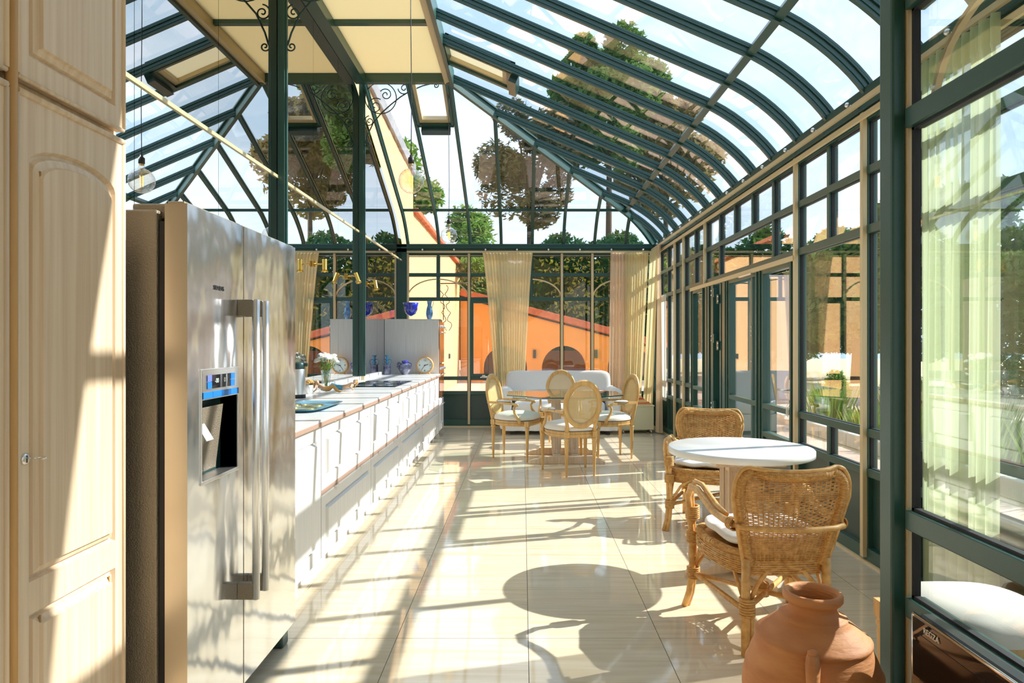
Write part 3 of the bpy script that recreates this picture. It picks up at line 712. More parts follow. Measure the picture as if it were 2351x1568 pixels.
for i in range(26000):
    c = Vector((rn.uniform(-.5,.5), rn.uniform(-14,12), rn.uniform(0,2.3))); 
    if rn.random() < .6: c.x = -.5+rn.uniform(-.08,.05)
    u = Vector((rn.gauss(0,1), rn.gauss(0,1), rn.gauss(0,1))).normalized(); v = u.orthogonal().normalized(); k = len(vs); z = .11
    vs += [c-u*z, c+v*z*.5, c+u*z, c-v*z*.5]; fs.append((k,k+1,k+2,k+3))
m = MB(); m.add(vs, fs); m.build('foliage', 'leaf2', hedge, kind='stuff')
# planting bed with white kerb
kb = T('stone_kerb', 'white stone kerb edging the planting bed outside the right windows', 'kerb', (4.75, 0, -.13))
for i in range(13): MB().box(-.14, .14, 1.6+i*.9, 2.49+i*.9, 0, .2).build('kerb_stone', 'stone', kb, bevel=.015)
bd = MB().box(4.9, 6.8, 1.6, 13.4, -.13, -.02).build('planting_bed', 'soil'); bd['kind'] = 'structure'
def grasstuft(label, x, y, h, n, lm, grp):
    t = T('shrub', label, 'plant', (x, y, -.05), 0, grp); m = MB(); vs, fs = [], []
    for i in range(n):
        a = rn.uniform(0, 2*pi); r = abs(rn.gauss(0, .16)); hh = h*rn.uniform(.5, 1.1); p = Vector((r*cos(a), r*sin(a), 0)); q = p+Vector((cos(a)*hh*.35, sin(a)*hh*.35, hh)); s_ = Vector((-sin(a), cos(a), 0))*.014
        k = len(vs); mid = (p+q)/2+Vector((-cos(a), -sin(a), 0))*hh*.06; vs += [p-s_, p+s_, mid+s_, mid-s_, q]; fs += [(k,k+1,k+2,k+3),(k+3,k+2,k+4)]
    m.add(vs, fs); m.build('blades', lm, t, kind='stuff')
for i in range(16):
    grasstuft('tufted grassy plant in the bed behind the white kerb', 5.1+(i%3)*.42, 5.0+i*.42, .42+.1*(i%4), 420, ('leaf4','leaf1','leaf5')[i%3], 'tufted plants in the kerbed bed')
for i, (x, y) in enumerate(((5.9,7.0),(5.7,9.4),(6.1,11.0),(5.6,12.2))):
    tree('rounded leafy bush in the bed behind the white kerb', x, y, .42, 2, ('leaf1','leaf4')[i%2], .27, 'bushes in the kerbed bed', trunk=False, rz=i, name='bush', cat='bush')
for i in range(7):
    x, y = 5.1+rn.uniform(0,.5), 3.0+i*1.2
    o = MB(); o.sph((0,0,0), .16, 10, 7, (1, .8, .55)); o = o.build('boulder', 'stone'); o.location = (x, y, .03); o.rotation_euler = (0,0,i); tag(o, 'pale rounded boulder among the plants of the kerbed bed', 'boulder', 'boulders in the kerbed bed')
# vine on the peach house corner
v_ = T('climbing_vine', 'reddish and green vine hanging over the far end of the peach wall', 'vine', (-1.72, 23.2, 3.9)); v_.scale = (1.7, 1.7, 1.7)
for nm, lm, cx_, cz_, n_ in (('green_leaves','leaf4',.12,.05,900),('red_leaves','leaf3',-.15,.0,500)):
    vs, fs = [], []
    for i in range(n_):
        c = Vector((cx_+rn.gauss(0,.22), rn.gauss(0,.12), cz_-abs(rn.gauss(0,.2))+.15)); u = Vector((rn.gauss(0,1), rn.gauss(0,.5), rn.gauss(0,1))).normalized(); v = u.orthogonal().normalized(); k = len(vs)
        vs += [c-u*.04, c+v*.02, c+u*.04, c-v*.02]; fs.append((k,k+1,k+2,k+3))
    MB().add(vs, fs).build(nm, lm, v_, kind='stuff')
# ================================================================== FURNISHINGS
def raised(m, f, a0, a1, b0, b1, t=.012, bw=.03, arch=0, hollow=False):
    """raised-and-fielded panel; f(a,b,depth)"""
    def ring(a0, a1, b0, b1, d, rise):
        pts = [(a0,b0),(a1,b0),(a1,b1)]
        if rise: pts += [((a0+a1)/2+(a1-a0)/2*cos(pi*i/12), b1+rise*sin(pi*i/12)) for i in range(1, 12)]
        else: pts += [(a1+(a0-a1)*i/12, b1) for i in range(1, 12)]
        pts.append((a0, b1)); return [f(a, b, d) for a, b in pts]
    R = [ring(a0,a1,b0,b1,0,arch), ring(a0+.006,a1-.006,b0+.006,b1-.006,-.012,arch*.98), ring(a0+.012,a1-.012,b0+.012,b1-.012,-.012,arch*.97),
         ring(a0+.016,a1-.016,b0+.016,b1-.016,-.002,arch*.96), ring(a0+bw,a1-bw,b0+bw,b1-bw,t*.3,arch*.9), ring(a0+bw+.004,a1-bw-.004,b0+bw+.004,b1-bw-.004,t,arch*.88)]
    n = len(R[0]); vs = [p for r in R for p in r]; fs = []
    for i in range(len(R)-1):
        for k in range(n): fs.append((i*n+k, i*n+(k+1)%n, (i+1)*n+(k+1)%n, (i+1)*n+k))
    fs.append(tuple((len(R)-1)*n+k for k in range(n))); m.add(vs, fs)
def framed_door(par, name, f, a0, a1, b0, b1, panels, mtl, th=.022, label=None, gm=None):
    """door slab built of stiles/rails around openings that hold raised panels. f(a,b,d) with d outwards"""
    d = MB()
    def bx(a0, a1, b0, b1, d0, d1):
        d.add([f(a0,b0,d0),f(a1,b0,d0),f(a1,b1,d0),f(a0,b1,d0),f(a0,b0,d1),f(a1,b0,d1),f(a1,b1,d1),f(a0,b1,d1)],
              [(0,3,2,1),(4,5,6,7),(0,1,5,4),(1,2,6,5),(2,3,7,6),(3,0,4,7)])
    pa0 = min(p[0] for p in panels); pa1 = max(p[1] for p in panels)
    bx(a0, pa0, b0, b1, -th, 0); bx(pa1, a1, b0, b1, -th, 0)
    zs_ = sorted((p[2], p[3]+p[4]) for p in panels); prev = b0
    for z0, z1 in zs_: bx(pa0, pa1, prev, z0, -th, 0); prev = z1
    bx(pa0, pa1, prev, b1, -th, 0)
    for p in panels:
        if p[4]:   # spandrels over the arch
            c = (p[0]+p[1])/2; hw = (p[1]-p[0])/2; N_ = 12
            for i in range(N_):
                t0, t1 = pi*i/N_, pi*(i+1)/N_
                q = [(c+hw*cos(t0), p[3]+p[4]*sin(t0)), (c+hw*cos(t1), p[3]+p[4]*sin(t1))]
                d.add([f(q[0][0],q[0][1],0), f(q[0][0],p[3]+p[4],0), f(q[1][0],p[3]+p[4],0), f(q[1][0],q[1][1],0)], [(0,1,2,3)])
    bx(a0+.01, a1-.01, b0+.01, b1-.01, -th-.004, -th)
    o = d.build(name, mtl, par, label=label)
    for p in panels:
        m = MB(); raised(m, f, p[0], p[1], p[2], p[3], arch=p[4], bw=p[5] if len(p) > 5 else .03); q = m.build('raised_panel', mtl, o); fixn(q)
    return o
# ---- tall oak pantry cabinets on the left
def fp(a, b, d): return (d, a, b)          # local: x outwards (+X), y along, z up
def pantry(label, y0, y1, key):
    t = T('pantry_cabinet', label, 'cabinet', (-1.21, 0, 0))
    MB().box(-.70, -.028, y0+.002, y1-.002, 0, 3.3).build('carcass', 'oak', t)
    st = .052
    for z0, z1, pn, nm in ((.06, 1.968, [(y0+st, y1-st, .12, .69, 0), (y0+st, y1-st, .77, 1.80, .055)], 'lower_door'), (1.995, 3.25, [(y0+st, y1-st, 2.06, 3.18, 0)], 'upper_door')):
        o = framed_door(t, nm, fp, y0+.012, y1-.012, z0, z1, pn, 'oak')
        m = MB(); m.tube([(.0, y0+.012, z0+.01),(.0, y0+.012, z1-.01)], .007, 8); m.tube([(.0, y1-.012, z0+.01),(.0, y1-.012, z1-.01)], .007, 8)
        m.tube([(.0, y0+.012, z1-.004),(.0, y1-.012, z1-.004)], .009, 8); m.tube([(.0, y0+.012, z0+.004),(.0, y1-.012, z0+.004)], .006, 8); m.build('edge_moulding', 'oak', o)
        for p in pn:
            e = .034
            for q in (p[0]+e, p[1]-e): MB().tube([(.003, q, p[2]+e), (.003, q, p[3]-e*.4)], .003, 6).build('stained_bead', 'oakdark', o)
        if nm == 'lower_door' and key:
            m = MB(); m.M = Matrix.Translation((.0, y0+.04, 1.075)) @ Matrix.Rotation(pi/2, 4, 'Y'); m.lathe([(0.001,.004),(.010,.004),(.014,.002),(.014,0)], 20); m.build('escutcheon', 'satin', o)
            MB().box(.004, .0048, y0+.0385, y0+.0415, 1.066, 1.084).build('keyhole', 'black', o)
            m = MB(); m.tube([(.003, y0+.04, 1.078),(.03, y0+.04, 1.078)], .002, 6); m.tube([(.040+.010*cos(a), y0+.04+.006*sin(a), 1.078+.002*sin(a)) for a in [i*2*pi/14 for i in range(14)]], .0017, 6, closed=True); m.build('key', 'chrome', o)
    MB().tube([(-.004, y0, .0),(-.004, y0, 3.3)], .013, 10).build('corner_bead', 'oakdark', t)
    return t
pantry('whitewashed oak pantry cabinet with arched panel door and key, next to the fridge', 1.613, 2.07, True)
pantry('whitewashed oak pantry cabinet at the left edge of the frame', 1.14, 1.603, True)
# ---- fridge
fr = T('fridge', 'tall polished steel side by side fridge with ice dispenser and long bar handles', 'fridge', (-1.04, 2.107, 0))
MB().box(-.78, -.105, .02, .99, .04, 1.775).build('cabinet_body', 'steelside', fr, bevel=.006)
MB().box(-.105, -.075, .03, .98, .06, 1.74).build('door_gasket', 'gasket', fr)
YD = .425
def dshell(y0, y1, nm, cut=None):
    m = MB(); z0, z1 = .085, 1.79
    if cut:
        a0, a1, b0, b1 = cut
        m.box(-.07, 0, y0, a0, z0, z1); m.box(-.07, 0, a1, y1, z0, z1); m.box(-.07, 0, a0, a1, z0, b0); m.box(-.07, 0, a0, a1, b1, z1); m.box(-.07, -.062, a0, a1, b0, b1)
    else: m.box(-.07, 0, y0, y1, z0, z1)
    o = m.build(nm, 'steel', fr); o.data.materials.append(M['doorside'])
    for p in o.data.polygons:
        if abs(p.normal.y) > .9 : p.material_index = 1
    return o
# dispenser opening in the left (freezer) door
c0, c1 = .088, .37
ld = dshell(.0, YD-.004, 'freezer_door', (c0+.005, c1-.005, .905, 1.172)); rd = dshell(YD+.004, 1.0, 'fridge_door')
for o, (a, b) in ((ld, (.0, YD-.004)), (rd, (YD+.004, 1.0))):
    MB().box(-.062, -.01, a+.003, b-.003, 1.79, 1.797).build('top_edge', 'doorside', o, bevel=.002)
m = MB(); m.box(0, .004, c0, c1, 1.170, 1.268); m.box(0, .004, c0-.004, c0+.003, .895, 1.268); m.box(0, .004, c1-.003, c1+.004, .895, 1.268); m.box(0, .006, c0-.004, c1+.004, 1.266, 1.271)
dp = m.build('dispenser_frame', 'satin', ld, bevel=.001)
MB().box(.0041, .0062, .157, .292, 1.205, 1.25).build('display', 'blackgloss', dp)
for a0, a1, z0, z1, k in ((.122, .154, 1.229, 1.250, 'lilacblue'), (.122, .154, 1.205, 1.227, 'blue'), (.298, .333, 1.229, 1.250, 'blue'), (.298, .333, 1.205, 1.227, 'blue')):
    MB().box(.0041, .0066, a0, a1, z0, z1).build('key_pad', k, dp)
for i in range(4):
    w_ = (c1-c0-.006)/4; MB().box(.0041, .007, c0+.003+i*w_+.001, c0+.003+(i+1)*w_-.001, 1.174, 1.195).build('key_pad', 'blue', dp)
text('-00', .022, 'dial', dp, (.0066, .19, 1.229), (pi/2, 0, pi/2), 'display_digits', .0002); text('00', .022, 'dial', dp, (.0066, .255, 1.229), (pi/2, 0, pi/2), 'display_digits', .0002)
m = MB(); m.add([(-.06,c0+.005,.905),(-.06,c1-.005,.905),(-.06,c1-.005,1.17),(-.06,c0+.005,1.17),(0,c0+.005,.905),(0,c1-.005,.905),(0,c1-.005,1.17),(0,c0+.005,1.17)], [(0,1,2,3),(4,5,1,0),(5,6,2,1),(7,4,0,3),(3,2,6,7)]); m.build('recess', 'greenpanel', dp)
m = MB(); m.add([(-.057,c0+.03,.915),(-.057,c1-.05,.915),(-.03,c1-.05,1.14),(-.03,c0+.03,1.14)], [(0,1,2,3)]); m.build('splash_plate', 'steelside', dp)
MB().box(-.057, .006, c0-.002, c1+.002, .895, .908).build('drip_tray', 'satin', dp, bevel=.002)
MB().bar((-.05, c0+.08, 1.10), (-.008, c0+.08, 1.03), .05, .006).build('lever', 'white', dp, bevel=.001)
text('SIEMENS', .022, 'black', ld, (.001, .217, 1.543), (pi/2, 0, pi/2))
for o, yy in ((ld, YD-.045), (rd, YD+.045)):
    h = MB().tube([(.064, yy, .42), (.064, yy, 1.515)], .0135, 20).build('handle', 'satin', o)
    for z in (.42, 1.455): MB().box(0, .058, yy-.012, yy+.012, z, z+.06).build('handle_bracket', 'steelside', h, bevel=.002)
MB().box(-.15, -.02, .9, .97, .0, .085).build('foot', 'greenpanel', fr, bevel=.01)
MB().box(-.15, -.02, .03, .1, .0, .085).build('foot', 'greenpanel', fr, bevel=.01)
m = MB(); m.box(-.2, -.06, .05, .13, 1.75, 1.80); m.box(-.16, -.03, .09, .14, 1.75, 1.785); m.build('hinge_cover', 'steelside', fr, bevel=.006)
# ---- kitchen base units
XK = -1.18
def unit(label, y0, y1, kind):
    t = T('base_cabinet', label, 'cabinet', (XK, 0, 0))
    MB().box(-.60, -.024, y0+.002, y1-.002, .085, .873).build('carcass', 'kgap', t)
    MB().box(-.60, -.06, y0, y1, 0, .085).build('plinth', 'kitchen', t)
    g = .006
    if kind == 'door':
        framed_door(t, 'door', fp, y0+g, y1-g, .09, .868, [(y0+.09, y1-.09, .17, .79, 0, .02)], 'kitchen')
    else:
        for z0, z1, nm in ((.09, .455, 'lower_drawer'), (.487, .868, 'upper_drawer')):
            o = framed_door(t, nm, fp, y0+g, y1-g, z0, z1, [(y0+.09, y1-.09, z0+.07, z1-.07, 0, .02)], 'kitchen')
            if nm == 'lower_drawer':
                MB().box(-.022, -.002, y0+g, y1-g, .457, .485).build('grip_rail', 'edge', t)
            n = 2 if y1-y0 > .9 else 1
            for i in range(n):
                yy = y0+(y1-y0)*(.24 if i == 0 else .76)
                MB().box(0, .014, yy-.035, yy+.035, z1-.006, z1+.006).build('handle', 'satin', o, bevel=.002)
    return t
unit('white base cabinet with one tall panelled door, beside the fridge', 3.17, 3.98, 'door')
unit('first wide white drawer unit after the tall door, nearest the camera', 3.98, 5.285, 'dr')
unit('second wide white drawer unit of the kitchen run, beneath the figurines', 5.285, 6.55, 'dr')
unit('third white drawer unit of the run, beneath the black cooktop', 6.55, 7.87, 'dr')
unit('fourth white drawer unit of the run, last before the oven column', 7.87, 9.52, 'dr')
wt = T('worktop', 'long white kitchen worktop with taupe front edge along the mirror wall', 'worktop', (0, 0, 0))
MB().box(-1.942, -1.156, 3.15, 9.54, .9, .913).build('top_surface', 'worktop', wt)
MB().box(-1.94, -1.152, 3.15, 9.54, .874, .9).build('front_edge', 'edge', wt, bevel=.003)
MB().box(-1.942, -1.915, 3.15, 9.54, .913, .954).build('upstand', 'worktop', wt)
# oven column
ov = T('oven_column', 'tall white oven housing with two built in ovens at the end of the worktop', 'oven', (XK, 9.545, 0))
MB().box(-.761, .0, 0, .022, .0, 1.675).build('side_panel', 'kitchen', ov, bevel=.002)
MB().box(-.745, -.02, .022, .60, .09, 1.675).build('carcass', 'kitchen', ov)
MB().box(-.70, -.05, .05, .59, .0, .09).build('plinth', 'edge', ov)
MB().box(-.745, .012, 0, .60, 1.675, 1.682).build('top_board', 'kitchen', ov)
for z0, z1, kz in ((1.05, 1.66, 1.58), (.56, 1.05, .98)):
    o = MB().box(-.02, .008, .03, .59, z0+.01, z1-.01).build('oven_front', 'ovenglass', ov, bevel=.003)
    MB().tube([(.03, .06, kz-.085), (.03, .56, kz-.085)], .008).build('handle', 'satin', o)
    for q in (.09, .53): MB().box(.004, .03, q-.008, q+.008, kz-.092, kz-.078).build('handle_bracket', 'satin', o)
    for q in (.10, .31, .52):
        m = MB(); m.M = Matrix.Translation((.008, q, kz)) @ Matrix.Rotation(pi/2, 4, 'Y'); m.lathe([(.001,.03),(.016,.03),(.019,.0)], 16); m.build('knob', 'chrome', o)
framed_door(ov, 'drawer', fp, .03, .59, .10, .54, [(.11, .51, .17, .47, 0, .02)], 'kitchen')
MB().tube([(.03, .15, .47), (.03, .45, .47)], .006).build('handle', 'satin', ov)
# cooktop
ck = T('cooktop', 'black glass induction cooktop set into the white worktop', 'cooktop', (-1.51, 7.22, .913))
MB().box(-.255, .255, -.52, .52, 0, .006).build('glass_plate', 'blackgloss', ck, bevel=.002)
for x, y, r in ((-.11,-.28,.09),(.11,-.28,.075),(0,.05,.12),(-.11,.33,.075),(.11,.33,.09)):
    m = MB(); m.tube([(x+r*cos(a), y+r*sin(a), .0062) for a in [2*pi*i/28 for i in range(28)]], .0008, 4, closed=True); m.build('zone_ring', 'satin', ck)
# tray
tr = T('glazed_tray', 'shallow pale blue glazed tray with gold rings lying on the near worktop', 'tray', (-1.53, 4.6, .913))
m = MB(); n = 40
def rr(a, hx, hy, p=6): c_, s_ = cos(a), sin(a); return (hx*abs(c_)**(2/p)*(1 if c_ >= 0 else -1), hy*abs(s_)**(2/p)*(1 if s_ >= 0 else -1))
vs, fs = [], []
for hx, hy, z in ((.20,.30,0),(.245,.345,.018),(.25,.35,.02),(.235,.335,.018),(.20,.30,.006)):
    vs += [(*rr(2*pi*i/n, hx, hy), z) for i in range(n)]
for r in range(4):
    for i in range(n): fs.append((r*n+i, r*n+(i+1)%n, (r+1)*n+(i+1)%n, (r+1)*n+i))
fs.append(tuple(4*n+i for i in range(n))); fs.append(tuple(n-1-i for i in range(n))); m.add(vs, fs, False); m.build('dish', 'traym', tr)
for x, y, r in ((-.09,.15,.07),(.07,.12,.075),(-.08,-.1,.09),(.09,-.12,.08)):
    m = MB(); m.tube([(x+r*cos(a), y+r*sin(a), .0075) for a in [2*pi*i/24 for i in range(24)]], .004, 5, closed=True, flat=.5); m.build('gold_ring', 'brass', tr)
# thermos
th = T('thermos_jug', 'steel vacuum jug with dark grey lid on the worktop beside the fridge', 'thermos', (-1.79, 5.42, .913))
MB().lathe([(.001,0),(.057,0),(.058,.02),(.057,.03)], 28).build('base_ring', 'black', th)
MB().lathe([(.056,.03),(.055,.22),(.05,.232)], 28).build('body', 'satin', th)
MB().lathe([(.05,.225),(.052,.245),(.051,.272),(.04,.288),(.001,.292)], 28).build('lid', 'greenpanel', th)
MB().box(.03, .075, -.012, .012, .25, .28).build('spout', 'greenpanel', th, bevel=.006)
# vase of flowers
va = T('flower_vase', 'clear glass vase of white flowers standing on the worktop', 'vase', (-1.80, 6.22, .913))
MB().lathe([(.001,0),(.035,0),(.037,.01),(.034,.06),(.040,.13),(.048,.19),(.046,.19),(.037,.13),(.031,.06),(.03,.012),(.001,.010)], 28).build('vase_glass', 'vglass', va)
rn = random.Random(12); heads = []
for i in range(17):
    a = i*2.4; r = .10*sqrt((i+.5)/17); heads.append((r*cos(a)*.95, r*sin(a)*1.25, .27+.055*cos(r*12)+rn.uniform(-.03,.03)))
m = MB()
for h in heads: m.tube([(rn.uniform(-.015,.015), rn.uniform(-.015,.015), .02), (h[0]*.35, h[1]*.35, .19), (h[0], h[1], h[2]-.015)], .0022, 5)
m.build('stems', 'stem', va, kind='stuff')
m = MB(); vs, fs = [], []
for i in range(46):
    a = rn.uniform(0, 2*pi); p = Vector((.04*cos(a), .05*sin(a), rn.uniform(.19, .25))); d = Vector((cos(a), sin(a), rn.uniform(-.4,.8))).normalized()*rn.uniform(.03,.06); s_ = Vector((-sin(a), cos(a), 0))*.010
    k = len(vs); vs += [p, p+d*.5+s_, p+d, p+d*.5-s_]; fs.append((k,k+1,k+2,k+3))
m.add(vs, fs); m.build('leaves', 'leaf4', va, kind='stuff')
def blossom(r):
    m = MB()
    for ring, (n_, rad, hh, sz) in enumerate(((7, .9, -.1, .62), (6, .6, .25, .55), (4, .28, .5, .42))):
        for i in range(n_):
            a = 2*pi*i/n_+ring*.5; m.sph((r*rad*.6*cos(a), r*rad*.6*sin(a), r*hh), r*sz, 6, 4, (1, 1, .7))
    return m.mesh('blossom')
bm_ = blossom(.026); bm_.materials.append(M['petal'])
for h in heads:
    o = bpy.data.objects.new('blossom', bm_); COL.objects.link(o); o.parent = va; o.location = h; o.rotation_euler = (rn.uniform(-.5,.5), rn.uniform(-.5,.5), rn.uniform(0,6))
# dried arrangement
dr = T('dried_flower_cup', 'small pale cup with a dried hydrangea head by the thermos', 'cup', (-1.84, 5.86, .913))
MB().lathe([(.001,0),(.024,0),(.028,.05),(.030,.075),(.026,.075),(.02,.01),(.001,.008)], 20).build('cup', 'porcelain', dr)
m = MB()
for i in range(26): a = i*2.4; q = sqrt((i+.5)/26); m.sph((.034*q*cos(a), .034*q*sin(a), .095+.02*(1-q*q)), .011, 6, 4)
m.build('dried_head', 'ochre', dr, kind='stuff')
# figurine group
def figurine(label, x, y, rz, tailm):
    f = T('mermaid_figurine', label, 'figurine', (x, y, .913), rz, 'reclining clay mermaids')
    m = MB(); m.tube([(-.02,0,.035),(.03,0,.045),(.075,.0,.06),(.085,0,.075)], [.022,.02,.024,.010], 10); m.sph((.10,0,.088), .019, 10, 8)
    m.tube([(.07,.02,.06),(.06,.045,.03),(.09,.05,.008)], [.009,.008,.006], 8); m.tube([(.07,-.02,.06),(.055,-.045,.04),(.085,-.05,.02)], [.009,.008,.006], 8); m.build('torso', 'skin', f)
    m = MB(); m.tube([(-.01,0,.035),(-.06,.01,.04),(-.10,.0,.062),(-.135,-.01,.03),(-.17,-.005,.015),(-.20,0,.02)], [.024,.023,.018,.014,.009,.006], 10); m.add([(-.19,0,.018),(-.235,.03,.03),(-.225,0,.02),(-.235,-.03,.03)], [(0,1,2),(0,2,3)]); m.build('tail', tailm, f)
    m = MB(); m.tube([(.112,0,.10),(.12,.012,.07),(.10,.03,.04)], [.014,.012,.006], 8); m.build('hair', 'ochre', f)
    return f
figurine('small reclining clay mermaid with blue tail, right of the pair before the vase', -1.62, 6.15, .3, 'tail')
figurine('small reclining clay mermaid with ochre scaled tail, left of the pair before the vase', -1.74, 5.98, 2.6, 'ochre')
# blue glass things
def lobj(name, label, cat, loc, prof, m_, extra=None, n=28):
    t = T(name, label, cat, loc); MB().lathe(prof, n).build('body', m_, t)
    if extra: extra(t)
    return t
def hand(t, m_, pts, r=.005): MB().tube(pts, r, 8).build('handle', m_, t)
def bext(t):
    MB().lathe([(.018,.135),(.014,.15),(.026,.165),(.026,.175),(.014,.185),(.024,.2),(.014,.215),(.018,.24),(.036,.265),(.03,.265),(.012,.24)], 20).build('neck', 'azure', t)
    for s_ in (-1,1): hand(t, 'azure', [(s_*.045,0,.13),(s_*.062,0,.16),(s_*.06,0,.2),(s_*.02,0,.21)], .0045)
lobj('glass_bottle', 'grey glass bottle with turquoise ruffled neck at the mirror end', 'bottle', (-1.855, 9.3, .913), [(.001,0),(.047,0),(.052,.01),(.052,.11),(.045,.135),(.018,.14)], 'smoke', bext)
def pext(t):
    MB().lathe([(.03,.155),(.042,.165),(.044,.19),(.036,.19),(.028,.16)], 20).build('collar', 'cobalt', t)
    m = MB(); r2 = random.Random(2)
    for i in range(16): m.sph((-.075+r2.uniform(-.03,.02), r2.uniform(-.03,.03), .135+r2.uniform(-.05,.03)), .016, 8, 6)
    m.build('glass_grapes', 'smoke', t, kind='stuff')
    hand(t, 'cobalt', [(.04,0,.17),(.085,0,.15),(.085,0,.11)], .006)
lobj('round_vase', 'squat blue grey glass vase with clustered ornament beside the clock', 'vase', (-1.615, 9.32, .913), [(.001,0),(.04,0),(.045,.008),(.06,.03),(.088,.07),(.085,.10),(.06,.135),(.035,.155)], 'smoke', pext)
gb = lobj('footed_bowl', 'cobalt blue glass footed bowl standing on top of the oven housing', 'bowl', (-1.62, 9.84, 1.682), [(.001,.05),(.02,.055),(.07,.085),(.095,.14),(.098,.19),(.115,.245),(.11,.245),(.092,.19),(.088,.14),(.065,.09),(.001,.06)], 'cobalt', lambda t: MB().lathe([(.001,0),(.045,0),(.04,.008),(.014,.03),(.014,.06)], 20).build('foot', 'vglass', t))
lobj('glass_jug', 'slim iridescent blue glass jug on top of the oven housing', 'jug', (-1.35, 9.84, 1.682), [(.001,0),(.03,0),(.032,.01),(.048,.06),(.05,.1),(.04,.16),(.026,.21),(.036,.27),(.032,.27),(.022,.21),(.03,.12)], 'jugm', lambda t: hand(t, 'jugm', [(.034,0,.265),(.056,0,.275),(.058,0,.24),(.036,0,.17)], .004))
# clock
cl = T('mantel_clock', 'round pale faced clock with light wooden rim, propped on the worktop', 'clock', (-1.355, 9.42, 1.035), 0)
m = MB(); m.M = Matrix.Rotation(pi/2, 4, 'X'); m.lathe([(.098,.022),(.104,.03),(.116,.022),(.118,0),(.118,-.03),(.001,-.03)], 48); m.build('rim', 'clockwood', cl)
m = MB(); m.M = Matrix.Rotation(pi/2, 4, 'X'); m.lathe([(.001,.012),(.1,.012)], 48); m.build('dial', 'dial', cl)
for s_, x, z in (('12',0,.07),('3',.072,0),('6',0,-.07),('9',-.072,0)): text(s_, .04, 'black', cl, (x, -.0135, z), (pi/2, 0, 0), 'numeral', .0005)
for k in range(12):
    if k%3: a = k*pi/6; MB().bar((.08*sin(a), -.014, .08*cos(a)), (.092*sin(a), -.014, .092*cos(a)), .003, .001, (0,1,0)).build('hour_mark', 'black', cl)
for a, l_, w_, nm in ((radians(75), .05, .008, 'hour_hand'), (radians(215), .078, .005, 'minute_hand')): MB().bar((-.012*sin(a), -.0155, -.012*cos(a)), (l_*sin(a), -.0155, l_*cos(a)), w_, .0015, (0,1,0)).build(nm, 'black', cl)
m = MB(); m.sph((0,-.016,0), .007, 10, 6); m.build('hand_pivot', 'black', cl)
for s_ in (-1, 1): MB().bar((s_*.05, -.01, -.09), (s_*.075, -.03, -.122), .012, .012).build('foot', 'clockwood', cl)
# wall spots on the mirror
def spot(label, y, a0):
    t = T('brass_spotlight', label, 'wall light', (XM, y, 2.08), 0, 'brass spots on the mirror')
    m = MB(); m.box(-.002, .014, -.035, .035, -.03, .03); m.build('wall_plate', 'brass', t, bevel=.004)
    MB().tube([(.01,0,0),(.06,0,.012*a0),(.105,0,.0)], .007).build('arm', 'brass', t)
    m = MB(); m.M = Matrix.Translation((.11,0,0)) @ Matrix.Rotation(-.35*a0, 4, 'Y'); m.lathe([(.001,.045),(.02,.045),(.022,.04),(.022,-.05),(.034,-.075),(.031,-.075),(.018,-.05)], 20); m.build('lamp_head', 'brass', t)
    m = MB(); m.sph((.11,0,-.055), .017, 10, 6); m.build('bulb', 'white', t)
spot('straight brass spotlight on the mirror, nearest the curtain reflection', 6.28, .0)
spot('angled brass spotlight on the mirror in front of the second post', 7.5, 1.0)
spot('brass spotlight on the mirror just beyond the second post', 8.45, .5)
# pendants
def pend(label, y, rose):
    t = T('pendant_lamp', label, 'lamp', (-.88, y, 2.63), 0, 'globe bulb pendants')
    MB().sph((0,0,-.0), .098, 32, 20).build('globe', 'bulb', t)
    MB().lathe([(.027,.085),(.022,.115),(.018,.13)], 20).build('bulb_neck', 'bulb', t)
    MB().lathe([(.019,.125),(.019,.142),(.0185,.142)], 20).build('brass_cap', 'brass', t)
    MB().lathe([(.001,.205),(.01,.205),(.012,.19),(.024,.18),(.024,.138),(.02,.135)], 20).build('socket', 'black', t)
    m = MB()
    for i in range(4):
        a = i*pi/2+.4; m.tube([(.012*cos(a), .012*sin(a), -.045), (.014*cos(a), .014*sin(a), .04)], .0028, 6)
    m.build('filament', 'filament', t); MB().tube([(0,0,-.05),(0,0,.1)], .002, 6).build('stem', 'brass', t)
    top = (ZR-.07) if rose else ZR+.0
    MB().tube([(0,0,.2),(.004,0,(top-2.63)*.35),(-.003,0,(top-2.63)*.7),(0,0,top-2.63)], .0035, 6).build('cord', 'black', t)
    if rose: MB().lathe([(.012,-.10),(.022,-.10),(.036,0),(.001,0)], 20, (0,0,top-2.63)).build('ceiling_cup', 'brownplastic', t)
    return t
pend('globe filament bulb on a long cord, the nearer and larger of the two', 5.36, False)
pend('globe filament bulb on a cord, the farther one below the roof hip', 8.1, True)
